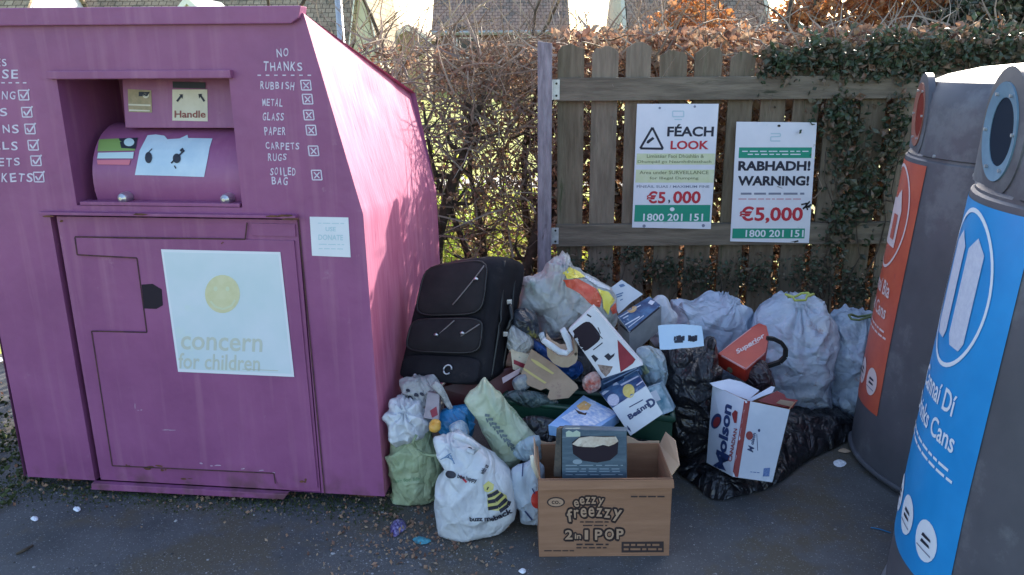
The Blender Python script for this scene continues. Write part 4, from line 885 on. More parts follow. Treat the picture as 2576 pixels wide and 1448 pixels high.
for s, x, y, h, wd, an in (('e', 375, 948, 50, 40, -10), ('e', 415, 930, 52, 40, -6), ('z', 455, 925, 52, 40, 0), ('z', 495, 925, 52, 40, 2), ('y', 545, 940, 66, 45, 8), ('f', 330, 1030, 95, 48, -8), ('r', 375, 1018, 62, 40, -4), ('e', 425, 1010, 70, 50, -2), ('e', 480, 1006, 70, 50, 0), ('z', 535, 1008, 66, 50, 2), ('z', 590, 1016, 66, 50, 4), ('y', 660, 1030, 90, 70, 9)):
    C_(S, s, x, y, h*.92, wd*.84, ang=an, bold=.02)
for s, x, y, h, wd in (('2', 322, 1165, 72, 62), ('in', 385, 1175, 40, 52), ('1', 445, 1165, 72, 30), ('P', 530, 1165, 78, 62), ('O', 605, 1162, 78, 74), ('P', 680, 1160, 78, 60)): C_(S, s, x, y, h*.92, wd*.84, bold=.03)
S.ell(*Z(232, 938), 19, 10); S.build('lettering_fill', mat('card showing inside letters', (.44, .28, .18), rough=.85), front)
S = Stick(front, .0022); C_(S, 'co.', 232, 938, 24, 60, bold=.02); lines_of_print(S, Z(400, 0)[0], Z(600, 0)[0], Z(0, 1075)[1], 3, 5, seed=1); lines_of_print(S, Z(420, 0)[0], Z(590, 0)[0], Z(0, 1100)[1], 3, 4, seed=2); lines_of_print(S, Z(375, 0)[0], Z(600, 0)[0], Z(0, 1232)[1], 4, 4, seed=3); lines_of_print(S, Z(375, 0)[0], Z(600, 0)[0], Z(0, 1255)[1], 3, 5, seed=4); lines_of_print(S, Z(755, 0)[0], Z(990, 0)[0], Z(0, 898)[1], 3.5, 6, seed=5); lines_of_print(S, Z(150, 0)[0], Z(380, 0)[0], Z(0, 1276)[1], 2.5, 6, seed=6); S.build('small_print', m_bprint, front)
S = Stick(front, .0022); lines_of_print(S, Z(705, 0)[0], Z(975, 0)[0], Z(0, 1235)[1], 5, 6, seed=7); lines_of_print(S, Z(705, 0)[0], Z(975, 0)[0], Z(0, 1265)[1], 5, 6, seed=8); S.build('panel_print', m_kraft, front)
# --- small window carton standing inside it
m_navy = mat('dark blue-grey carton', (.055, .095, .135), (.10, .155, .20), scale=14, rough=.55, c3=(.16, .22, .26), s3=9, t3=.6, stretch=(1, 1, 5)); m_cream = mat('crumpled cream liner', (.50, .38, .28), (.72, .66, .56), scale=26, rough=.6, c3=(.12, .07, .04), s3=14, t3=.6, bump=.8, bscale=50)
t = thing('window_carton', 'small dark blue carton with a big oval window, standing in the brown cardboard box', 'carton', atY(1495, 1200, fy+.10))
c_, P = carton('body', m_navy, {'--+': (1414, 1080, fy+.075), '+-+': (1576, 1085, fy+.075), '---': (1414, 1235, fy+.065), '+--': (1577, 1235, fy+.065), '-++': (1420, 1070, fy+.16)}, t)
Z = zc(1960, 1380, 1.862)
S = Stick(c_, .0015); S.poly(zz((345, 520), (400, 478), (640, 475), (668, 505), (662, 600), (610, 645), (520, 662), (420, 648), (352, 600))); S.build('window', m_dark, t)
S = Stick(c_, .004, 8); S.poly(zz((345, 530), (395, 486), (470, 476), (560, 480), (650, 478), (668, 510), (640, 530), (600, 545), (560, 535), (500, 552), (430, 550), (380, 545))); S.build('liner', m_cream, t)
S = Stick(c_, .0015); S.poly(zz((298, 425), (402, 422), (402, 480), (304, 482))); S.build('price_label', mat('pale green label', (.46, .55, .44), rough=.6), t)
S = Stick(c_, .002); 
for y in (680, 705, 722, 745): lines_of_print(S, Z(300, 0)[0], Z(700, 0)[0], Z(0, y)[1], 2.2, 6, seed=y)
S.ell(*Z(382, 655), 12, 6); S.build('pale_print', mat('blue grey print', (.28, .36, .42), rough=.6), t)
c2, _ = carton('side_carton', mat('dark card edge', (.03, .035, .04), (.16, .13, .10), scale=20, rough=.8), {'--+': (1400, 1078, fy+.09), '+-+': (1413, 1078, fy+.085), '---': (1392, 1200, fy+.09), '+--': (1412, 1200, fy+.085), '-++': (1408, 1072, fy+.16)}, t); c2.name = 'open_flap'

# --- green recycling crate in the heart of the pile
m_crate = mat('dark green plastic', (.012, .050, .035), (.022, .075, .045), scale=4, rough=.4, bump=.2, bscale=30)
t = thing('recycling_crate', 'dark green plastic recycling crate buried in the middle of the pile', 'crate', (.24, 2.9, 0))
P = {}; CZ = .335
o, P = carton('body', m_crate, {'--+': (1262, 1008, 2.84), '+-+': (1692, 1056, 2.78), '-++': (1290, 972, 3.08), '---': (1280, 1140, 2.85), '+--': (1686, 1185, 2.79), '-+-': (1300, 1095, 3.04)}, t, open_top=True, th=.012)
mb = MB(); rim = [P[k] for k in ('--+', '+-+', '+++', '-++', '--+')]
for a, b_ in zip(rim, rim[1:]): mb.tube([a, b_], .012, 8)
mb.build('rim', m_crate, t, smooth=True)
# black sacks added to darken the shaded gaps in the pile
m_blackbag = film('black bin liner', (.010, .010, .013), (.022, .022, .028), rough=.30, crease=.9, cscale=16, spec=.6)
bag('black_sack', m_blackbag, [(1290, 900), (1340, 860), (1480, 850), (1600, 880), (1690, 900), (1700, 1050), (1650, 1110), (1450, 1120), (1300, 1080)], 3.22, .15, lean=.15, seed=3, label='black bin liner added to darken the gaps behind the cartons at the back', cat='rubbish bag')
bag('black_sack', m_blackbag, [(1300, 1062), (1360, 1048), (1450, 1075), (1560, 1100), (1600, 1105), (1650, 1120), (1670, 1180), (1640, 1230), (1400, 1230), (1310, 1200), (1280, 1120)], 2.74, .05, seed=6, amp=.012, label='black bin liner added to darken the gap between the green crate and the cardboard box', cat='rubbish bag')
# --- tall black sack with a card on top
bag('black_sack', m_blackbag, [(1684, 880), (1702, 868), (1760, 872), (1794, 850), (1800, 920), (1803, 1000), (1806, 1090), (1790, 1140), (1740, 1150), (1690, 1130), (1672, 1060), (1662, 960), (1672, 910)], 3.06, .14, lean=.03, seed=5, amp=.020, fr=8, knot=(1750, 872), fold=.014, label='tall black rubbish sack with a white card lying on top', cat='rubbish bag')
# --- flat black sack on the ground under the striped carton
def ground_sack(name, px, hmax, m, seed, **kw):
    P2 = catmull(px, 10); G = [atZ(*p) for p in P2]; c = sum(G, Vector())/len(G); V = []; F = []; n = len(G); K = 30
    for k in range(K+1):
        t = (k/K)**.8
        for g in G:
            p = c.lerp(g, t); z = hmax*(1-t**2.2)**.6*(.55+.9*abs(fb((p.x, p.y, seed), 3.5)))+.03*max(0, ridge((p.x+seed, p.y*2.2, 1), 7))*(1-t)+.012*max(0, ridge((p.x*3, p.y*3, seed), 6))
            V.append(Vector((p.x, p.y, .004+max(0, z))))
    for k in range(K):
        for i in range(n): F.append((k*n+i, k*n+(i+1) % n, (k+1)*n+(i+1) % n, (k+1)*n+i))
    mb = MB(); mb.add(V, F); return mb.build(name, m, smooth=True, **kw)
ground_sack('black_sack', [(1735, 1150), (1700, 1185), (1745, 1225), (1800, 1262), (1880, 1248), (1960, 1220), (2030, 1165), (2120, 1120), (2165, 1085), (2150, 1040), (2060, 1010), (1990, 1020), (1880, 1060), (1790, 1100)], .15, m_blackbag, 2, label='collapsed black plastic sack spread on the asphalt under the white beer carton', cat='rubbish bag')

# --- suitcase
m_case = mat('black nylon', (.012, .011, .014), (.022, .021, .026), scale=5, rough=.9, spec=.15, bump=.35, bscale=220, bump2=.5, b2scale=9, c3=(.05, .042, .042), s3=3, t3=.6)
m_case2 = mat('black nylon pocket', (.018, .016, .019), (.030, .027, .030), scale=5, rough=.85, spec=.2, bump2=.4, b2scale=10, bump=.25, bscale=220, c3=(.07, .06, .055), s3=4, t3=.58); m_piping = mat('black piping', (.008, .008, .01), rough=.4)
sc = thing('suitcase', 'black fabric suitcase leaning on the purple clothing bank, on top of the bags', 'suitcase', atY(1130, 950, 3.0))
o, P = carton('shell', m_case, {'---': (990, 962, 2.93), '+--': (1218, 982, 2.84), '++-': (1290, 930, 3.05), '--+': (1064, 662, 3.10), '+-+': (1252, 636, 3.01), '+++': (1328, 664, 3.20)}, sc, bevel=.0)
me = o.data; bm = bmesh.new(); bm.from_mesh(me); bmesh.ops.bevel(bm, geom=list(bm.edges), offset=.045, segments=5, affect='EDGES', profile=.55); bmesh.ops.triangulate(bm, faces=bm.faces)
for _ in range(2): bmesh.ops.subdivide_edges(bm, edges=[e for e in bm.edges if e.calc_length() > .03], cuts=1)
for v in bm.verts: d = .012*fb(v.co, 4)+.004*ridge(v.co, 9); v.co += v.normal*d if v.normal.length else Vector()
bm.to_mesh(me); bm.free(); me.polygons.foreach_set('use_smooth', [True]*len(me.polygons))
fr = [P['---'], P['+--'], P['+-+'], P['--+']]; ex = (fr[1]-fr[0]); ey = (fr[3]-fr[0]); en = ex.cross(ey).normalized(); en = en if en.dot(CAM-fr[0]) > 0 else -en
def cs(u, v, d=0): return fr[0].lerp(fr[1], u).lerp(fr[3].lerp(fr[2], u), v)+en*d
def pocket(u0, u1, v0, v1, d, nm, r=.16, m=m_case2, bow=.03):
    mb = MB(); n = 44; rings = []
    def corner(t):
        a = 2*math.pi*t; cx_, sy_ = math.cos(a), math.sin(a); p_ = 5.0
        q = (abs(cx_)**p_+abs(sy_)**p_)**(-1/p_); return cx_*q, sy_*q
    V = []; spec_ = [(1.0, -.02), (1.0, d*.55), (.97, d*.9), (.90, d), (.6, d+bow*.35), (.3, d+bow*.55), (.02, d+bow*.6)]
    for s_, dd in spec_:
        for k in range(n): a, b_ = corner(k/n); u = (u0+u1)/2+(u1-u0)/2*a*s_; v = (v0+v1)/2+(v1-v0)/2*b_*s_; V.append(cs(u, v, dd+.006*fb((u*3, v*3, 1), 2)))
    mb.add(V, [(j*n+k, j*n+(k+1) % n, (j+1)*n+(k+1) % n, (j+1)*n+k) for j in range(len(spec_)-1) for k in range(n)]+[tuple(range((len(spec_)-1)*n, len(spec_)*n))]); return mb.build(nm, m, sc, smooth=True)
def pockpipe(u0, u1, v0, v1, d, par):
    mb = MB(); pts = []
    for k in range(45):
        a = 2*math.pi*k/44; cx_, sy_ = math.cos(a), math.sin(a); q = (abs(cx_)**5+abs(sy_)**5)**(-.2); pts.append(cs((u0+u1)/2+(u1-u0)/2*cx_*q, (v0+v1)/2+(v1-v0)/2*sy_*q, d))
    mb.tube(pts, .0045, 6, cap=False); mb.build('zip_piping', m_piping, par, smooth=True)
p1 = pocket(.07, .90, .55, .955, .022, 'upper_pocket'); pockpipe(.07, .90, .55, .955, .016, p1)
p2 = pocket(.06, .92, .26, .52, .024, 'middle_pocket'); pockpipe(.06, .92, .26, .52, .018, p2)
p3 = pocket(.05, .93, .03, .235, .014, 'lower_pocket', m=m_case, bow=.015)
for u0_, v0_, u1_, v1_ in ((.45, .40, .60, .50), (.70, .38, .90, .47), (.55, .62, .88, .90)):
    mb = MB(); mb.tube([cs(u0_+(u1_-u0_)*k/6, v0_+(v1_-v0_)*k/6, .040) for k in range(7)], .0028, 5); mb.build('zip_pull_cord', mat('worn grey zip', (.16, .15, .15), rough=.4), sc, smooth=True)
for u_q, v_q in ((.42, .385), (.72, .40), (.80, .80)):
    mb = MB(); c = cs(u_q, v_q, .046); mb.tube([c-ex.normalized()*.008, c+ey.normalized()*.004, c+ex.normalized()*.008], [.004, .006, .004], 8); mb.build('zip_slider', m_chrome, sc, smooth=True)
mb = MB(); c = cs(.60, .13, .030); mb.tube([c+ex.normalized()*.016*math.cos(k*math.pi/8)+ey.normalized()*.018*math.sin(k*math.pi/8) for k in range(15)], .0035, 6); mb.build('badge', m_galv, sc, smooth=True)
mb = MB(); c = cs(.25, .07, .026); mb.tube([c, c+en*.004], .006, 10); mb.build('stud', m_galv, sc)
sr = [P['+--'], P['++-'], P['+++'], P['+-+']]; esn = (sr[1]-sr[0]).cross(sr[3]-sr[0]).normalized(); esn = esn if esn.x > 0 else -esn
ss = lambda u, v, d=0: sr[0].lerp(sr[1], u).lerp(sr[3].lerp(sr[2], u), v)+esn*d
for u in (.25, .62):
    mb = MB(); mb.tube([ss(u, .04+.92*k/20, .008-.012*abs(k-10)/10) for k in range(21)], .006, 6); mb.build('zip_piping', m_piping, sc, smooth=True)
mb = MB(); mb.tube([ss(.45, .40+.22*k/8, .012+.018*math.sin(math.pi*k/8)) for k in range(9)], .009, 8); mb.build('side_handle', m_piping, sc, smooth=True)
for v in (.38, .64):
    mb = MB(); mb.box(ss(.45, v, .012), (.02, .012, .02)); mb.build('handle_rivet', m_galv, sc, bevel=.003)
mb = MB(); mb.tube([cs(.34+.3*k/8, .985+.004*math.sin(math.pi*k/8), -.05) for k in range(9)], .008, 8); mb.build('top_handle', m_piping, sc, smooth=True)

# --- plastics
WH1, WH2 = (.70, .74, .80), (.82, .85, .88)
m_clear = film('milky clear sack', (.50, .60, .74), (.74, .82, .92), scale=5, rough=.25, crease=.9, cscale=11, blobs=((.42, .36, .40), 7), t=.60)
m_clear2 = film('milky clear sack with bright rubbish', (.38, .46, .60), (.58, .68, .80), scale=9, rough=.25, crease=.9, cscale=11, blobs=((.46, .28, .24), 8), t=.60)
m_whiteb = film('white carrier plastic', WH1, WH2, scale=4, rough=.32, crease=.6, cscale=12)
m_greenb = film('pale green carrier plastic', (.40, .50, .30), (.54, .62, .42), scale=7, rough=.4, crease=.7, cscale=13, blobs=((.34, .44, .28), 10), t=.58)
m_greyb = film('thin grey-white carrier plastic', (.42, .42, .42), (.60, .60, .60), scale=7, rough=.35, crease=.8, cscale=16, blobs=((.34, .30, .32), 9), t=.6)
m_blueb = film('bright blue plastic', (.01, .14, .34), (.03, .24, .50), scale=8, rough=.3, crease=.8, cscale=18)
Zf = zc(2440, 1000, 2.011)
def Zp(z, *pts): return [z(*p) for p in pts]
# clear sacks against the fence
o = bag('clear_sack', m_clear, Zp(Zf, (160, 300), (185, 262), (240, 255), (330, 285), (430, 275), (520, 262), (560, 235), (600, 240), (640, 262), (690, 300), (725, 370), (740, 470), (745, 700), (600, 860), (300, 870), (170, 600)), 3.62, .15, lean=.05, seed=11, knot=Zf(575, 262), fold=.020, amp=.022, fr=6, label='lower milky clear rubbish sack behind the white card, left of the fullest one', cat='rubbish bag', group='clear rubbish sacks against the fence')
o = bag('clear_sack', m_clear, Zp(Zf, (770, 390), (850, 310), (930, 280), (1010, 245), (1100, 225), (1200, 228), (1270, 240), (1320, 320), (1355, 430), (1358, 640), (1345, 900), (1345, 1120), (1260, 1170), (1100, 1165), (900, 1130), (790, 1000), (740, 700), (745, 500)), 3.50, .20, c=Zf(1060, 700), lean=.04, seed=12, knot=Zf(1090, 235), fold=.024, nf=13, amp=.026, fr=5, label='biggest milky clear rubbish sack, tied with a yellow-green string at the fence', cat='rubbish bag', group='clear rubbish sacks against the fence')
mb = MB(); c = atY(*Zf(1085, 222), 3.50)
mb.tube([c+Vector((.055*math.cos(k*.55)+.01*math.sin(k*3), -.05+.03*math.sin(k*.55), .012*math.sin(k*1.3)+.012)) for k in range(14)], .006, 6); mb.build('tie_string', mat('yellow-green tie', (.42, .50, .12), rough=.6), o, smooth=True)
o = bag('clear_sack', m_clear2, Zp(Zf, (1370, 460), (1420, 400), (1490, 365), (1560, 350), (1680, 345), (1760, 420), (1790, 700), (1760, 1000), (1640, 1120), (1560, 1180), (1500, 1190), (1420, 1160), (1350, 1100), (1345, 800), (1352, 600)), 3.50, .17, lean=.04, seed=13, knot=Zf(1590, 350), fold=.022, amp=.024, fr=6, label='clear rubbish sack with reddish contents, right beside the red-labelled bin', cat='rubbish bag', group='clear rubbish sacks against the fence')
mb = MB(); c = atY(*Zf(1590, 365), 3.44)
mb.tube([c+Vector((.07*math.cos(k*.6), -.03+.03*math.sin(k*.6), .01*math.sin(k*1.7))) for k in range(12)], .006, 6); mb.build('tie_string', mat('dark green tie', (.10, .14, .06), rough=.6), o, smooth=True)
bag('white_carrier', m_whiteb, [(1640, 760), (1660, 745), (1682, 760), (1692, 800), (1690, 850), (1660, 870), (1635, 850), (1632, 800)], 3.45, .06, seed=14, amp=.012, label='small white plastic bag peeping out behind the top carton and the white card', cat='plastic bag')
# card on the black sack
Zc_ = zc(2440, 1060, 3.448)
t = thing('white_card', 'creased white-blue card with a dark scribbled print, lying on the tall black sack', 'card', atY(1715, 870, 2.98))
cdo = sheet('card', mat('pale blue card', (.46, .62, .78), (.56, .70, .84), scale=5, rough=.5), Zp(Zc_, (95, 560), (150, 548), (420, 540), (660, 565), (680, 700), (690, 822), (520, 845), (400, 850), (250, 868), (120, 870), (108, 700)), 2.95, t, nrm=(0, -1, .55), at=Zc_(400, 850))
S = Stick(cdo, .001)
for k, x in enumerate((315, 345, 375, 400, 425, 500, 525, 550, 585)): S.line(Zp(Zc_, (x, 700-(k % 3)*8), (x-6+(k*7) % 13, 755+(k*5) % 20)), 5+(k % 3))
S.poly(Zp(Zc_, (300, 765), (335, 745), (420, 765), (420, 778), (310, 785))).poly(Zp(Zc_, (480, 745), (520, 690), (590, 750), (590, 760), (480, 758))); S.build('scribble_print', m_ink, t)
# pale blue bag between
m_bluew = film('pale blue patterned plastic', (.36, .50, .62), (.56, .64, .66), scale=12, rough=.35, crease=.8, cscale=15, blobs=((.50, .56, .28), 8), t=.62)
bag('carrier_bag', m_bluew, Zp(zc(1900, 880, 2.586), (1250, 1120), (1380, 1080), (1470, 1130), (1545, 1180), (1570, 1300), (1540, 1440), (1420, 1520), (1330, 1440), (1290, 1280)), 2.97, .07, seed=15, amp=.014, lean=.1, label='pale blue patterned plastic bag squeezed beside the tall black sack', cat='plastic bag')
# cartons in the pile
m_wcard = mat('white glossy card', (.60, .62, .68), (.72, .74, .80), scale=6, rough=.4); m_navyp = mat('navy printed card', (.02, .045, .14), (.07, .16, .30), scale=22, rough=.4, c3=(.50, .56, .66), s3=18, t3=.60, det=2); m_silver = mat('grey card side', (.30, .33, .35), (.42, .44, .45), scale=12, rough=.5)
m_ball = mat('yellow ball print', (.62, .50, .10), (.70, .60, .22), scale=40, rough=.5); m_navyi = mat('navy ink', (.02, .04, .13), rough=.5); m_orng = mat('orange print', (.66, .34, .10), (.74, .50, .22), scale=60, rough=.5); m_dred = mat('dark red print', (.22, .02, .035), (.30, .03, .05), scale=20, rough=.5)
r = zc(1900, 880, 2.586)
t = thing('printed_carton', 'blue-topped grey carton with orange ball print and raised white flap', 'carton', atY(1600, 850, 3.25))
o, P = carton('body', m_silver, {'---': (1584, 897, 3.20), '--+': (*r(1190, 950), 3.17), '+-+': (*r(1500, 690), 3.27), '-++': (*r(1070, 790), 3.27), '+++': (*r(1385, 600), 3.38)}, t)
S = Stick(o, .001); S.poly(Zp(r, (1078, 790), (1385, 604), (1492, 690), (1190, 942))); S.build('top_print', m_navyp, t)
S = Stick(o, .002); S.ell(*r(1215, 722), 13, 10, -25); S.build('ball_print', m_orng, t)
S = Stick(o, .002); S.line(Zp(r, (1085, 812), (1300, 690)), 2.5).line(Zp(r, (1100, 835), (1180, 790)), 3).line(Zp(r, (1150, 880), (1290, 800)), 3).line(Zp(r, (1180, 905), (1330, 790)), 2).poly(Zp(r, (1395, 640), (1440, 655), (1410, 690), (1370, 670))); S.build('white_print', m_wcard, t)
S = Stick(o, .0015); S.line(Zp(r, (1190, 950), (1500, 692)), 3.5).line(Zp(r, (1190, 950), (1075, 850)), 4); S.build('dark_edge', m_ink, t)
fl = sheet('raised_flap', m_wcard, Zp(r, (985, 535), (1115, 440), (1322, 580), (1200, 665), (1085, 770)), 3.29, t, nrm=(.1, -1, .35), at=r(1200, 680), th=.0015)
S = Stick(fl, .001); S.poly(Zp(r, (1085, 490), (1130, 478), (1150, 500), (1105, 515))).line(Zp(r, (1060, 590), (1130, 565)), 3).line(Zp(r, (1065, 610), (1120, 590)), 3).line(Zp(r, (1100, 640), (1125, 628)), 2.5); S.build('flap_print', mat('faded navy ink', (.12, .20, .36), rough=.5), t)
# white carton with a round window
t = thing('window_carton', 'tilted white carton with a black rounded window and a dark red corner', 'carton', atY(1520, 930, 2.9))
o, P = carton('body', m_wcard, {'---': (*r(925, 1400), 2.86), '--+': (*r(598, 930), 2.90), '+--': (*r(1325, 1268), 2.83), '+-+': (*r(838, 700), 2.87), '-++': (*r(610, 900), 2.98)}, t)
def rq(cx, cy, a, b, ang, n=28, p_=4):
    out = []
    for k in range(n):
        t_ = 2*math.pi*k/n; c_x, s_y = math.cos(t_), math.sin(t_); q = (abs(c_x)**p_+abs(s_y)**p_)**(-1/p_); X, Y_ = a*c_x*q, b*s_y*q; g = R_(ang); out.append((cx+X*math.cos(g)-Y_*math.sin(g), cy+X*math.sin(g)+Y_*math.cos(g)))
    return out
S = Stick(o, .0012); S.poly([r(*q) for q in rq(762, 990, 118, 130, 52)]); S.build('window', m_dark, t)
S = Stick(o, .0014); S.poly(Zp(r, (1075, 1020), (1250, 1212), (1225, 1250), (1105, 1335), (1085, 1180))); S.build('red_corner', m_dred, t)
S = Stick(o, .0014); S.poly(Zp(r, (820, 1180), (845, 1165), (890, 1205), (860, 1240))).poly(Zp(r, (945, 1180), (985, 1150), (1010, 1175), (1050, 1150), (1040, 1180), (990, 1225))); S.line(Zp(r, (885, 900), (910, 960)), 2).line(Zp(r, (840, 1120), (930, 1050)), 2.5).line(Zp(r, (780, 775), (820, 800)), 4).line(Zp(r, (870, 950), (930, 1010)), 2); S.build('black_print', m_ink, t)
S = Stick(o, .0014); S.poly(Zp(r, (880, 1260), (960, 1270), (1030, 1280), (1000, 1340), (960, 1380), (915, 1330))); S.build('food_print', mat('brown food print', (.16, .10, .08), (.40, .30, .26), scale=90, rough=.5), t)
# navy carton with white face
n_ = zc(2200, 1340, 4.258)
t = thing('printed_carton', 'navy carton with a yellow ball print and a white lettered face', 'carton', atY(1580, 1080, 2.8))
o, P = carton('body', m_wcard, {'---': (*n_(700, 1260), 2.70), '--+': (*n_(410, 820), 2.73), '+--': (*n_(1222, 905), 2.71), '+-+': (*n_(950, 465), 2.74), '-++': (*n_(200, 560), 2.87), '+++': (*n_(800, 215), 2.88)}, t)
S = Stick(o, .0012); S.poly(Zp(n_, (205, 562), (800, 222), (945, 462), (412, 815))); S.build('navy_print', m_navyp, t)
S = Stick(o, .0024); S.ell(*n_(675, 545), 15, 17); S.build('ball_print', m_ball, t)
S = Stick(o, .0024); S.poly(Zp(n_, (215, 550), (320, 475), (370, 540), (265, 620))).poly(Zp(n_, (330, 440), (440, 370), (520, 440), (420, 470))).ell(*n_(430, 690), 15, 15).poly(Zp(n_, (540, 445), (830, 300), (835, 320), (560, 468))).line(Zp(n_, (800, 460), (900, 390)), 3); S.build('white_print', mat('lilac white print', (.46, .48, .60), (.62, .64, .74), scale=120, rough=.5), t)
S = Stick(o, .0014); c = n_(762, 905); S.text('Beá', *c, 14, 36, ang=-33, bold=.05); c = n_(925, 800); S.text('nn', *c, 10, 24, ang=-33, bold=.04); c = n_(1030, 725); S.text('D', *c, 22, 20, ang=-33, bold=.05); S.line(Zp(n_, (680, 800), (900, 680)), 2.5); S.poly(Zp(n_, (640, 1085), (690, 1140), (715, 1200), (655, 1150))); S.build('carton_lettering', m_navyi, t)
S = Stick(o, .0014); S.poly(Zp(n_, (1010, 500), (1060, 470), (1180, 660), (1130, 690))).poly(Zp(n_, (1180, 720), (1250, 700), (1310, 800), (1260, 860))); S.build('side_print', mat('teal blue print', (.16, .34, .42), rough=.5), t)
# second slim carton behind it
t = thing('printed_carton', 'slim blue-striped carton tucked behind the navy carton with the yellow ball', 'carton', atY(1560, 980, 2.95))
o, P = carton('body', m_navyp, {'---': (*n_(240, 560), 2.93), '--+': (*n_(215, 400), 2.93), '+--': (*n_(880, 290), 2.90), '+-+': (*n_(800, 140), 2.90), '-++': (*n_(260, 330), 3.03)}, t)
S = Stick(o, .0014); S.line(Zp(n_, (270, 430), (800, 170)), 3).line(Zp(n_, (600, 320), (830, 200)), 4); S.build('stripe_print', mat('light blue print', (.30, .42, .66), rough=.5), t)
# flat blue carton with bread picture
f5 = zc(1960, 1380, 1.862)
t = thing('printed_carton', 'flat light blue carton with a bread picture, lying across the green crate', 'carton', atY(1470, 1090, 2.7))
o, P = carton('body', mat('light blue card', (.16, .36, .72), (.34, .52, .80), scale=9, rough=.4), {'--+': (*f5(178, 402), 2.62), '-++': (*f5(425, 192), 2.86), '+++': (*f5(672, 318), 2.78), '---': (*f5(185, 470), 2.63), '+-+': (*f5(480, 455), 2.55)}, t)
S = Stick(o, .0012); S.poly(Zp(f5, (270, 350), (400, 270), (500, 215), (655, 320), (500, 405), (350, 405))); S.build('white_print', mat('white and blue print', (.30, .44, .70), (.74, .78, .86), scale=60, rough=.4, det=2), t)
S = Stick(o, .002); S.poly(Zp(f5, (375, 270), (430, 232), (480, 262), (455, 300), (400, 300))); S.build('bread_print', m_orng, t)
S = Stick(o, .002); S.poly(Zp(f5, (360, 285), (380, 300), (430, 320), (450, 315), (440, 335), (390, 325))); S.build('shadow_print', m_bprint, t)
# striped brown card, tan loop, blue bag, dark red tub
z1 = zc(1880, 1220, 3.81)
m_tan = mat('tan card', (.26, .185, .12), (.36, .26, .18), scale=10, rough=.8, c3=(.20, .12, .09), s3=5, t3=.58); m_ystr = mat('yellow stripe print', (.46, .38, .14), rough=.7)
t = thing('brown_card', 'torn tan cardboard sheet with two yellow stripes lying over the green crate', 'card', atY(1400, 960, 2.85))
o = sheet('sheet', m_tan, Zp(z1, (430, 340), (760, 560), (1080, 850), (1100, 900), (960, 1040), (700, 1070), (660, 1030), (690, 930), (640, 900), (560, 930), (380, 860), (280, 700), (340, 560)), 2.80, t, nrm=(-.15, -1, .9), at=z1(660, 1000), th=.004)
S = Stick(o, .0015); S.poly(Zp(z1, (430, 480), (520, 520), (760, 690), (730, 705), (500, 570), (425, 500))).poly(Zp(z1, (320, 610), (400, 660), (650, 825), (620, 840), (400, 700), (320, 640))); S.build('stripe', m_ystr, t)
bag('blue_carrier', film('deep blue plastic', (.01, .035, .20), (.03, .12, .40), scale=12, rough=.3, crease=.8, cscale=16), Zp(z1, (300, 120), (450, 190), (600, 290), (760, 460), (960, 560), (1100, 520), (1140, 640), (1050, 760), (920, 740), (740, 600), (560, 460), (420, 330), (330, 240)), 2.97, .05, lean=.3, seed=17, amp=.010, floor=False, label='crumpled deep blue plastic bag lying between the tan card and the white carton', cat='plastic bag')
t = thing('tan_strap', 'rolled tan card loop with a white edge under the window carton', 'card', atY(1410, 900, 2.88))
mb = MB()
pts = [atY(*z1(*q), 2.86) for q in ((650, 250), (660, 340), (740, 440), (860, 500), (960, 500), (1060, 440), (1090, 380), (1040, 300))]
for a, b_ in zip(pts, pts[1:]): mb.prism([a+Vector((0, 0, .012)), b_+Vector((0, 0, .012)), b_-Vector((0, 0, .030)), a-Vector((0, 0, .030))], (0, .09, .02))
mb.build('loop', mat('tan loop card', (.34, .25, .17), (.42, .32, .23), scale=20, rough=.8), t)
mb = MB(); pts = [atY(*z1(*q), 2.84) for q in ((590, 210), (700, 290), (830, 380), (930, 400), (985, 350), (960, 250), (900, 130), (870, 60))]
mb.tube(pts, [.010, .013, .012, .011, .011, .012, .012, .010], 8); mb.build('white_edge', m_whiteb, t, smooth=True)
m_dkred = mat('dark red plastic', (.085, .012, .014), (.14, .022, .022), scale=5, rough=.4)
t = thing('red_tub', 'dark red plastic tub wedged between the suitcase and the green crate', 'tub', atY(1240, 960, 3.0))
o, P = carton('body', m_dkred, {'---': (1120, 1060, 2.90), '--+': (1110, 975, 2.92), '+--': (1300, 1040, 2.93), '+-+': (1345, 905, 3.02), '-++': (1150, 925, 3.14)}, t, bevel=.012)
mb = MB(); a, b_ = atY(*z1(25, 835), 2.86), atY(*z1(255, 695), 2.90); mb.prism([a, b_, b_+Vector((.004, 0, .022)), a+Vector((-.004, 0, .022))], (0, .004, 0)); mb.build('white_strip', mat('pinkish white strip', (.62, .46, .50), rough=.5), t)
bag('dark_pouch', film('black and yellow plastic', (.015, .018, .025), (.04, .05, .07), scale=8, rough=.3, crease=.7, cscale=16, blobs=((.34, .30, .06), 6), t=.56), Zp(r, (70, 780), (130, 735), (270, 765), (300, 880), (310, 990), (200, 960), (80, 880)), 3.05, .06, seed=18, amp=.012, floor=False, label='small black and yellow crumpled pouch between suitcase and translucent carrier', cat='pouch')
bag('grey_wrapper', m_greyb, Zp(r, (40, 920), (110, 905), (240, 1010), (240, 1100), (130, 1130), (20, 1080)), 3.0, .04, seed=19, amp=.010, floor=False, label='small multicoloured grey wrapper below the black and yellow pouch', cat='wrapper')
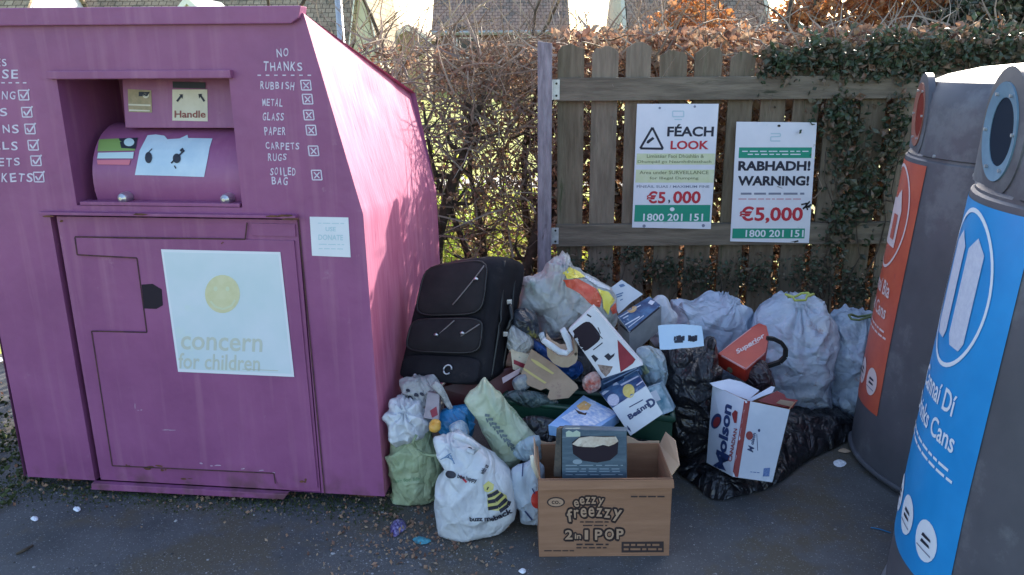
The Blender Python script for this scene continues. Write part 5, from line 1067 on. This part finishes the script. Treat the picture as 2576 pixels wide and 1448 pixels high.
# big translucent carrier on top with red and yellow print
m_trans = film('translucent white carrier', (.46, .47, .46), (.58, .60, .60), scale=6, rough=.3, crease=.8, cscale=12, blobs=((.36, .42, .38), 5), t=.56)
o = bag('carrier_bag', m_trans, Zp(r, (110, 740), (150, 560), (160, 450), (210, 410), (340, 390), (430, 260), (540, 200), (600, 230), (650, 340), (760, 400), (990, 520), (1060, 680), (1080, 860), (980, 930), (840, 700), (720, 830), (600, 930), (480, 990), (360, 1000), (300, 860), (250, 770)), 3.12, .10, c=r(560, 640), lean=.15, seed=20, amp=.018, fr=7, floor=False, knot=r(560, 330), fold=.012, label='large translucent white carrier bag with red and yellow printing, topmost in the pile', cat='plastic bag')
S = Stick(o, .005, 8); S.poly(Zp(r, (545, 380), (600, 320), (700, 370), (760, 420), (690, 430), (600, 430))).poly(Zp(r, (870, 530), (980, 560), (1040, 640), (1000, 700), (980, 780), (930, 720), (920, 620))); S.build('yellow_print', mat('yellow plastic print', (.74, .60, .06), (.80, .70, .14), scale=20, rough=.35), o)
S = Stick(o, .004, 8); S.poly(Zp(r, (545, 440), (700, 435), (860, 530), (915, 620), (900, 710), (820, 680), (700, 570), (580, 500))).poly(Zp(r, (1000, 720), (1050, 660), (1065, 760), (1020, 770))); S.build('red_print', mat('red plastic print', (.55, .06, .03), (.62, .12, .06), scale=20, rough=.35), o)
S = Stick(o, .004, 8); S.poly(Zp(r, (760, 400), (990, 520), (1000, 545), (880, 510), (760, 425))); S.build('pale_fold', m_whiteb, o)
mb = MB(); pts = [atY(*r(*q), 3.02) for q in ((330, 960), (350, 1010), (430, 1080), (520, 1140), (585, 1150), (620, 1090), (600, 1000), (545, 910))]; mb.tube(pts, [.014, .012, .010, .010, .012, .011, .010, .010], 8); mb.build('handle', m_whiteb, o, smooth=True)
# red carrier pack with a black strap
k_ = zc(2440, 1060, 3.448)
t = thing('red_pack', 'red cardboard pack with white script and a black carrying strap, leaning on the clear sack', 'box', atY(1860, 940, 3.12))
m_redc = mat('red card', (.42, .030, .020), (.50, .05, .03), scale=10, rough=.4)
mb = MB(); tp_ = [(870, 918, 3.12), (1230, 1122, 3.02), (1490, 900, 3.14), (1530, 690, 3.24), (1500, 560, 3.30), (1400, 525, 3.32), (1310, 575, 3.29)]
Pt = [atY(*k_(x, y), Y) for x, y, Y in tp_]; dn = (atY(*k_(1220, 1290), 3.05)-Pt[1]); mb.prism(Pt, dn); o = mb.build('body', m_redc, t, bevel=.004)
S = Stick(o, .0015); S.text('Superior', *k_(1290, 800), 15, 82, ang=-32, bold=.03, shear=.2); S.line(Zp(k_, (1190, 880), (1400, 770)), 1.6); S.build('script', m_labr, t)
S = Stick(o, .0015); S.line(Zp(k_, (872, 922), (1230, 1122)), 3.4).line(Zp(k_, (1230, 1122), (1488, 905)), 2.6).line(Zp(k_, (872, 922), (1300, 600)), 2); S.build('pale_edge', mat('worn pink card edge', (.66, .34, .34), rough=.6), t)
S = Stick(o, .0015); S.ell(*k_(1020, 1150), 8, 11); S.build('round_mark', mat('olive grey mark', (.20, .20, .12), rough=.6), t)
mb = MB(); pts = [atY(*k_(*q), 3.12) for q in ((1510, 730), (1600, 740), (1700, 790), (1755, 870), (1750, 970), (1680, 1040), (1560, 1080), (1440, 1120))]
wv = Vector((0, .012, 0))
for a, b_ in zip(pts, pts[1:]):
    d = (b_-a).normalized(); q = d.cross(Vector((0, 1, 0)))*.008; mb.prism([a-q, b_-q, b_+q, a+q], (0, .018, 0))
mb.build('strap', m_black, t, weld=False)
bag('dark_clutter', film('dark wrapper plastic', (.03, .022, .028), (.08, .05, .055), scale=14, rough=.35, crease=.8, cscale=18, blobs=((.16, .06, .06), 14), t=.6), Zp(k_, (1240, 1140), (1400, 1060), (1500, 1090), (1560, 1200), (1600, 1330), (1480, 1400), (1250, 1320)), 3.08, .05, seed=21, amp=.012, floor=False, label='crumpled dark wrapper under the strap of the red pack', cat='wrapper')
# white beer carton
m_ = zc(2620, 1380, 2.896)
m_beer = mat('white beer carton card', (.50, .55, .66), (.62, .66, .76), scale=5, rough=.45, c3=(.42, .50, .60), s3=4, t3=.56); m_maroon = mat('maroon print', (.22, .025, .03), (.27, .035, .04), scale=12, rough=.45)
t = thing('beer_carton', 'torn white carton with maroon stripe and navy script, standing on the flat black sack', 'carton', atY(1880, 1215, 2.8))
o, P = carton('body', m_beer, {'---': (*m_(370, 1185), 2.716), '--+': (*m_(512, 355), 2.77), '+--': (*m_(800, 1245), 2.70), '+-+': (*m_(990, 455), 2.755), '-+-': (*m_(85, 1030), 2.90), '-++': (*m_(150, 185), 2.955), '+++': (2006, 1007, 2.95)}, t, open_top=True, kmat=m_kraft)
S = Stick(o, .0014); S.poly(Zp(m_, (497, 360), (560, 365), (428, 1186), (366, 1183))); S.build('maroon_stripe', m_maroon, t)
S = Stick(o, .0018)
S.text('M', *m_(245, 1030), 36, 52, ang=-76, bold=.035, shear=.25, vang=-168); S.text('olson', *m_(285, 655), 24, 122, ang=-83, bold=.04, shear=.3, vang=-172)
S.ell(*m_(195, 580), 12, 20, 20); S.text('M', *m_(565, 880), 16, 12, ang=-75, bold=.02, shear=.2); S.text('olson', *m_(590, 770), 9, 30, ang=-78, bold=.03); S.line(Zp(m_, (630, 720), (640, 900)), 1.4); S.ell(*m_(655, 680), 3, 4); S.build('navy_lettering', m_navyi, t)
S = Stick(o, .0026); S.ell(*m_(200, 590), 8, 14, 20).poly(Zp(m_, (365, 500), (400, 460), (430, 480), (415, 600), (390, 600))).ell(*m_(550, 735), 9, 11); S.text('CANADIAN', *m_(375, 840), 9, 84, ang=-80, bold=.02); S.build('maroon_lettering', m_maroon, t)
S = Stick(o, .0018); S.poly(Zp(m_, (705, 1090), (775, 1085), (765, 1180), (695, 1180))); lines_of_print(S, *[m_(560, 0)[0], m_(680, 0)[0]], m_(0, 1130)[1], 2, 4, 5, 3); S.build('blue_barcode', mat('mid blue print', (.04, .10, .30), (.20, .30, .55), scale=200, rough=.5), t)
sheet('torn_flap', m_beer, Zp(m_, (120, 165), (330, 122), (460, 150), (660, 245), (540, 350), (400, 300), (160, 200)), 2.93, t, nrm=(0, -.55, 1), at=m_(300, 150), th=.002)
sheet('torn_flap', m_beer, Zp(m_, (530, 350), (660, 275), (790, 200), (830, 210), (800, 270), (690, 310), (560, 370)), 2.86, t, nrm=(-.1, -.7, 1), at=m_(660, 275), th=.002)
sheet('maroon_flap', m_maroon, Zp(m_, (640, 360), (850, 250), (930, 290), (950, 330), (1080, 350), (1020, 440), (840, 410)), 2.94, t, nrm=(.1, -.6, 1), at=m_(900, 300), th=.002)
sheet('card_divider', m_kraftl, Zp(m_, (840, 385), (890, 345), (1040, 370), (1000, 425)), 2.90, t, nrm=(0, -.9, .5), at=m_(940, 380), th=.002)

# --- bags at the foot of the clothing bank
y4 = zc(1400, 1380, 1.862); y3 = zc(1430, 1400, 4.0225)
o = bag('carrier_bag', m_greenb, Zp(y4, (118, 470), (180, 440), (290, 430), (380, 450), (420, 560), (470, 700), (455, 800), (440, 960), (405, 1020), (300, 1022), (215, 1018), (130, 975), (135, 850), (125, 700), (112, 560)), 2.78, .085, seed=31, amp=.016, fr=8, lean=-.02, label='pale green plastic carrier bag standing against the foot of the clothing bank', cat='plastic bag')
S = Stick(o, .003, 8); S.text('bag for life', *y4(235, 785), 12, 66, ang=-6, bold=.02); S.build('faint_lettering', mat('dull green print', (.22, .34, .20), rough=.5), o)
mb = MB(); pts = [atY(*y4(*q), 2.66) for q in ((300, 470), (275, 520), (300, 570), (350, 605), (410, 615), (460, 610))]; mb.tube(pts, [.006]*6, 6); mb.build('handle', m_greenb, o, smooth=True)
bag('white_carrier', m_whiteb, Zp(y4, (112, 290), (130, 240), (200, 225), (290, 240), (350, 290), (375, 350), (400, 410), (370, 450), (300, 470), (270, 520), (200, 520), (135, 480), (105, 420)), 2.72, .085, seed=32, amp=.020, fr=9, floor=False, knot=y4(230, 260), fold=.016, lean=.1, label='tied white plastic bag sitting on top of the standing pale green carrier bag', cat='plastic bag')
o = bag('carrier_bag', m_greyb, Zp(y4, (190, 110), (240, 82), (330, 90), (420, 110), (470, 170), (460, 240), (430, 330), (380, 360), (300, 300), (230, 230), (200, 170)), 2.84, .07, seed=33, amp=.018, fr=9, floor=False, label='grey-white patterned carrier bag under the suitcase with its handle trailing right', cat='plastic bag')
mb = MB(); pts = [atY(*y4(*q), 2.78) for q in ((420, 110), (455, 140), (490, 190), (520, 250), (552, 300))]; mb.tube(pts, [.016, .018, .014, .012, .009], 7); mb.build('handle', m_greyb, o, smooth=True)
S = Stick(o, .003, 8)
for q in ((300, 190), (340, 185), (260, 205), (245, 160)): S.ell(*y4(*q), 6, 4, 30)
S.build('dark_print', m_ink, o)
t = thing('juice_carton', 'small grey card carton with a red picture sticking out of the grey-white bag', 'carton', atY(*y4(400, 360), 2.74))
o, P = carton('body', mat('grey printed carton', (.26, .22, .24), (.40, .34, .36), scale=14, rough=.5), {'---': (*y4(350, 350), 2.70), '--+': (*y4(380, 170), 2.76), '+--': (*y4(455, 370), 2.71), '+-+': (*y4(462, 185), 2.77), '-++': (*y4(395, 150), 2.82)}, t)
S = Stick(o, .0015); S.poly(Zp(y4, (395, 300), (440, 270), (450, 330), (410, 350))); S.build('red_print', m_dred, t)
t = thing('orange_wrapper', 'small crumpled orange wrapper beside the blue plastic bag', 'wrapper', atY(*y4(430, 420), 2.66))
bag('film', mat('orange foil', (.60, .26, .03), (.72, .42, .08), scale=30, rough=.35, bump=.6, bscale=60), Zp(y4, (395, 400), (420, 375), (460, 380), (470, 420), (440, 440), (400, 430)), 2.66, .022, seed=34, amp=.008, floor=False, parent=t)
bag('blue_bag', m_blueb, Zp(y4, (460, 350), (500, 310), (560, 290), (640, 280), (680, 330), (690, 400), (670, 460), (640, 480), (560, 450), (490, 430)), 2.80, .06, seed=35, amp=.016, fr=9, floor=False, label='crumpled bright blue plastic bag between the white bag and the tilted pale green carrier', cat='plastic bag')
m_green2 = film('paler green carrier plastic', (.46, .54, .38), (.62, .68, .54), scale=6, rough=.38, crease=.6, cscale=12, blobs=((.52, .60, .62), 4), t=.58)
o = bag('carrier_bag', m_green2, Zp(y4, (635, 215), (700, 140), (770, 70), (810, 110), (900, 210), (1000, 330), (1090, 430), (1150, 500), (1160, 600), (1060, 640), (950, 700), (900, 680), (830, 570), (760, 450), (700, 340), (650, 270)), 2.66, .06, c=y4(900, 400), lean=.10, seed=36, amp=.013, fr=6, floor=False, per=9, label='tall tilted pale green carrier bag with smudged dark print, beside the crate', cat='plastic bag')
S = Stick(o, .003, 8); random.seed(4)
for k in range(9):
    x = 780+k*24; y = 330+k*28; S.line(Zp(y4, (x, y), (x+34, y+10+random.uniform(-12, 12))), 7).line(Zp(y4, (x+10, y+22), (x+22, y+50)), 4)
S.build('dark_print', mat('grey green smudged print', (.10, .14, .15), rough=.5), o)
S = Stick(o, .003, 8); S.text('bring me back', *y4(1000, 330), 9, 48, ang=48, bold=.01); S.build('faint_lettering', mat('dull green print', (.22, .34, .20), rough=.5), o)
# white carrier with the bee
o = bag('bee_carrier', m_whiteb, Zp(y4, (470, 480), (560, 460), (620, 480), (720, 540), (830, 620), (950, 730), (985, 830), (1000, 960), (960, 1060), (900, 1120), (760, 1180), (640, 1234), (500, 1160), (440, 1040), (425, 900), (440, 780), (500, 700), (460, 620), (420, 520)), 2.55, .105, c=y4(700, 860), seed=37, amp=.012, fr=5, knot=y4(540, 500), fold=.016, nf=7, per=8, lean=.06, label='bulging white carrier bag printed with a striped bee, lying in front of the pile', cat='plastic bag')
S = Stick(o, .003, 7); S.poly(Zp(y4, (765, 820), (800, 790), (840, 815), (835, 850), (800, 870), (775, 860))).poly(Zp(y4, (800, 880), (860, 850), (925, 890), (940, 960), (900, 1000), (800, 990), (795, 930))); S.build('bee_yellow', mat('bee yellow print', (.62, .56, .14), (.66, .62, .26), scale=30, rough=.4), o)
S = Stick(o, .005, 7)
for q in (((795, 895), (830, 885), (870, 860)), ((798, 935), (850, 925), (900, 880)), ((800, 980), (870, 968), (925, 915)), ((880, 1000), (935, 960), (945, 930))): S.line(Zp(y4, *q), 9)
S.line(Zp(y4, (800, 830), (790, 850)), 3); S.text('bee happy', *y4(655, 775), 14, 50, ang=14, bold=.03); S.text('with us', *y4(770, 710), 12, 26, ang=-60, bold=.03); S.text('buzz me', *y4(755, 1052), 12, 62, ang=-2, bold=.04); S.text('back', *y4(900, 1020), 13, 48, ang=-24, bold=.04); S.ell(*y4(545, 745), 12, 9, 20).ell(*y4(672, 570), 6, 4); S.build('bee_stripes_and_words', m_ink, o)
S = Stick(o, .003, 8)
for k in range(5): S.line(Zp(y4, (470+k*16, 640-k*9), (540+k*6, 600+k*18)), 2.5)
S.build('blue_print', mat('slate blue print', (.14, .24, .38), rough=.5), o)
S = Stick(o, .004, 8); S.line(Zp(y4, (605, 755), (650, 800)), 5); S.build('red_print', m_redink, o)
mb = MB(); pts = [atY(*y4(*q), 2.50) for q in ((560, 470), (620, 490), (680, 520), (735, 560), (700, 590), (650, 570))]; mb.tube(pts, [.012, .013, .012, .012, .010, .008], 7); mb.build('handle', m_whiteb, o, smooth=True)
# small carrier with a red apple print beside the cardboard box
o = bag('apple_carrier', film('pale blue white carrier plastic', (.50, .60, .72), (.66, .72, .80), scale=7, rough=.35, crease=.6, cscale=12), Zp(y4, (960, 740), (1000, 690), (1060, 670), (1120, 640), (1175, 680), (1200, 800), (1200, 1000), (1180, 1080), (1100, 1090), (1030, 1080), (1020, 1000), (980, 900)), 2.56, .05, seed=38, amp=.010, label='small blue-white carrier bag with red apple print against the cardboard box', cat='plastic bag')
S = Stick(o, .003, 7); S.ell(*y4(1145, 920), 16, 22); S.build('apple_print', mat('apple red print', (.50, .04, .03), rough=.4), o)
S = Stick(o, .003, 7); S.line(Zp(y4, (1060, 1000), (1110, 1060)), 4).line(Zp(y4, (1040, 760), (1050, 640)), 3).line(Zp(y4, (1110, 840), (1130, 880)), 3); S.build('navy_print', m_navyi, o)
mb = MB(); pts = [atY(*y4(*q), 2.44) for q in ((1105, 615), (1120, 680), (1150, 765))]; mb.tube(pts, [.007, .010, .006], 7); mb.build('handle', mat('cream plastic handle', (.66, .62, .50), rough=.4), o, smooth=True)
# blue scrap inside the cardboard box
bag('blue_scrap', m_bluew, Zp(y4, (985, 510), (1060, 490), (1150, 490), (1175, 580), (1160, 640), (1060, 640), (980, 600)), 2.64, .03, seed=39, amp=.008, floor=False, label='pale blue plastic scrap on the tilted green carrier left of the box', cat='wrapper')

# ------------------------------------------------------------------ litter on the asphalt
def scrap(name, px, hgt, m, label, cat, seed, group=None):
    random.seed(seed); P2 = catmull(px, 4); G = [atZ(*p) for p in P2]; c = sum(G, Vector())/len(G); n = len(G); V = []; F = []
    for k in range(6):
        t = k/5
        for g in G: p = c.lerp(g, t); V.append(Vector((p.x, p.y, .003+hgt*(1-t*t)*(.4+abs(fb((p.x*60, p.y*60, seed), 1)))+.004*abs(fb((p.x*90, p.y*90, seed), 1)))))
    for k in range(5):
        for i in range(n): F.append((k*n+i, k*n+(i+1) % n, (k+1)*n+(i+1) % n, (k+1)*n+i))
    mb = MB(); mb.add(V, F); return mb.build(name, m, label=label, cat=cat, group=group)
w3 = zc(1380, 1840, 4.554)
scrap('crushed_packet', Zp(w3, (380, 640), (440, 540), (560, 500), (640, 560), (650, 660), (560, 740), (470, 810), (400, 760)), .03, mat('purple foil packet', (.05, .03, .18), (.34, .30, .52), scale=55, rough=.25, metal=.3), 'crushed purple foil packet on the asphalt in front of the pale green carrier bag', 'packet', 3)
scrap('teal_wrapper', Zp(w3, (760, 850), (860, 800), (1000, 830), (1080, 880), (960, 940), (830, 920)), .012, mat('teal film', (.02, .16, .22), (.10, .40, .50), scale=40, rough=.3), 'flat teal wrapper on the asphalt left of the bee carrier bag', 'wrapper', 4)
scrap('bottle_lid', [(2096, 1166), (2105, 1159), (2120, 1160), (2129, 1168), (2120, 1177), (2103, 1176)], .008, m_paperw, 'round white plastic lid on the asphalt in front of the red-labelled bin', 'lid', 5)
wsc = [((193, 1284), 'larger white stone chip in front of the clothing bank door'), ((86, 1308), 'smaller white stone chip left of the larger chip by the clothing bank'), ((1130, 1352), 'white paper scrap by the lower tip of the bee carrier bag'), ((2566//2+30, 1440), 'white paper scrap at the bottom edge below the bee carrier bag')]
for i, ((x, y), lb) in enumerate(wsc): scrap('white_chip', [(x-9, y), (x-3, y-6), (x+8, y-5), (x+10, y+2), (x+1, y+6)], .010, m_paperw, lb, 'chip', 10+i, 'white bits on the asphalt')
scrap('paper_scrap', [(2108, 1137), (2122, 1130), (2140, 1138), (2125, 1142)], .006, m_kraftl, 'tiny torn paper scrap beside the round white lid', 'paper scrap', 20)
st_ = [atZ(42, 1398), atZ(62, 1388), atZ(84, 1376)]; mb = MB(); mb.tube([p+Vector((0, 0, .006)) for p in st_], [.004, .006, .004], 6); mb.build('fallen_twig', m_bark, smooth=True, label='short dark twig lying on the asphalt at the bottom left', cat='twig')
bl_ = [atZ(2190, 1330), atZ(2212, 1334), atZ(2240, 1343)]; mb = MB(); mb.tube([p+Vector((0, 0, .004)) for p in bl_], .0025, 5); mb.build('blue_straw', m_blueb, smooth=True, label='thin blue plastic straw on the asphalt at the foot of the blue-labelled bin', cat='straw')
bag('white_carrier', m_whiteb, [(-70, 1010), (-30, 985), (10, 1000), (34, 1030), (20, 1062), (-20, 1075), (-60, 1060)], 4.3, .06, seed=44, amp=.012, label='white plastic bag on the grass behind the left corner of the clothing bank', cat='plastic bag')
m_grit = mat('mixed grit', (0, 0, 0), rough=.8, isl=[(.05, .05, .05), (.10, .095, .09), (.20, .19, .19), (.09, .07, .05), (.34, .34, .36), (.12, .10, .07), (.04, .04, .04), (.07, .06, .05)])
def grit():
    random.seed(77); mb = MB()
    def peb(x, y, s):
        n = 5; a0 = random.uniform(0, 6); h = s*random.uniform(.3, .8)
        b = [(x+s*random.uniform(.7, 1.2)*math.cos(a0+2*math.pi*k/n), y+s*random.uniform(.7, 1.2)*math.sin(a0+2*math.pi*k/n), .0) for k in range(n)]
        mb.add(b+[(x+random.uniform(-.3, .3)*s, y, h)], [(k, (k+1) % n, n) for k in range(n)])
    for _ in range(9000):
        q = random.random()
        if q < .30: u = random.uniform(-.1, 1.6); d = -abs(random.gauss(0, .13))+.08; p = bp(u, 0, d); x, y = p.x, p.y
        elif q < .55: x, y = random.gauss(-.36, .20), random.gauss(2.42, .14)
        elif q < .68: x, y = random.gauss(-1.25, .3), random.gauss(2.25, .10)
        elif q < .80: x, y = random.uniform(-2.6, -1.8), random.uniform(2.6, 3.6)
        else: x, y = random.uniform(-2.2, 1.6), random.uniform(1.95, 3.4)
        if y < 1.6: continue
        peb(x, y, min(.009, .0012+random.expovariate(1/.0011)))
    mb.build('grit', m_grit, kind='stuff', weld=False, label='fine stone grit and crumbs scattered over the asphalt', cat='grit')
    mb = MB()
    def pk():
        q = random.random()
        if q < .45: p = bp(random.uniform(-.1, 1.6), 0, random.gauss(.05, .09)); return (p.x, p.y, abs(random.gauss(0, .006))+.004)
        if q < .75: return (random.gauss(-.36, .17), random.gauss(2.5, .12), abs(random.gauss(0, .006))+.004)
        return (random.uniform(-2.7, -1.9), random.uniform(2.8, 4.0), abs(random.gauss(0, .02))+.004)
    leafcloud(mb, 1100, pk, (.006, .02), curl=.3); mb.build('leaf_crumbs', m_brown, kind='stuff', weld=False, label='small dry leaf crumbs gathered at the foot of the clothing bank', cat='leaf crumbs')
grit()
m_moss = mat('moss', (.035, .05, .015), (.07, .085, .03), scale=40, rough=.95)
mb = MB(); random.seed(8)
leafcloud(mb, 2600, lambda: (lambda p: (p.x, p.y, abs(random.gauss(0, .006))))(bp(random.uniform(-.15, 1.55), 0, random.gauss(-.01, .05))), (.004, .010), curl=.5)
leafcloud(mb, 1500, lambda: (random.uniform(-2.7, -1.95), random.gauss(3.1, .35), abs(random.gauss(0, .02))), (.006, .03), curl=.5)
mb.build('moss', m_moss, kind='stuff', weld=False, label='dark moss along the foot of the clothing bank', cat='moss')

# ------------------------------------------------------------------ last small things in the pile
t = thing('small_packet', 'small teal and white packet tucked right of the navy carton', 'packet', atY(1665, 1040, 2.85))
o, P = carton('body', mat('teal white packet', (.10, .24, .32), (.56, .66, .74), scale=22, rough=.45, det=2), {'---': (1650, 1052, 2.80), '--+': (1618, 985, 2.82), '+--': (1694, 1034, 2.84), '+-+': (1660, 968, 2.86), '-++': (1626, 975, 2.90)}, t)
S = Stick(o, .0015); S.poly([(1630, 990), (1650, 982), (1662, 1006), (1642, 1014)]); S.build('pale_print', m_wcard, t)
bag('dark_rag', film('dark teal wrapper', (.03, .05, .055), (.10, .14, .14), scale=14, rough=.35, crease=.8, cscale=16, blobs=((.50, .52, .54), 16), t=.64), [(1276, 996), (1300, 984), (1350, 988), (1392, 1000), (1400, 1016), (1350, 1020), (1300, 1014)], 2.84, .03, seed=51, amp=.010, floor=False, label='dark speckled wrapper spilling over the left rim of the green crate', cat='wrapper')
t = thing('small_packet', 'small cream and red food packet below the translucent carrier bag', 'packet', atY(1300, 900, 2.98))
o, P = carton('body', mat('cream packet', (.50, .40, .28), (.62, .54, .42), scale=18, rough=.5, c3=(.12, .22, .16), s3=18, t3=.6), {'---': (1290, 930, 2.93), '--+': (1284, 878, 2.95), '+--': (1336, 950, 2.95), '+-+': (1340, 896, 2.97), '-++': (1296, 868, 3.02)}, t)
S = Stick(o, .0015); S.poly([(1292, 905), (1334, 922), (1333, 934), (1292, 916)]); S.build('red_print', m_dred, t)

for i, (q, Y, cA, cB, lb) in enumerate([
    ([(1466, 955), (1500, 938), (1512, 972), (1480, 990)], 2.84, (.52, .08, .05), (.66, .60, .56), 'small crushed red and white packet between the tan card and the navy carton'),
    ([(1290, 960), (1322, 946), (1336, 972), (1304, 986)], 2.86, (.50, .48, .44), (.16, .22, .30), 'small grey-blue crushed packet on the crate beside the pinkish white strip'),
    ([(1612, 905), (1648, 890), (1660, 930), (1626, 946)], 2.99, (.62, .62, .30), (.24, .44, .52), 'small yellow and blue crushed packet under the top blue-topped carton'),
    ([(1130, 1076), (1160, 1064), (1176, 1094), (1146, 1102)], 2.64, (.70, .72, .74), (.10, .26, .44), 'small white and blue crushed packet on the mouth of the bee carrier bag')]):
    bag('crushed_packet', film('packet film %s' % 'abcd'[i], cA, cB, scale=26, rough=.3, crease=.8, cscale=18), q, Y, .022, seed=70+i, amp=.007, floor=False, label=lb, cat='packet')
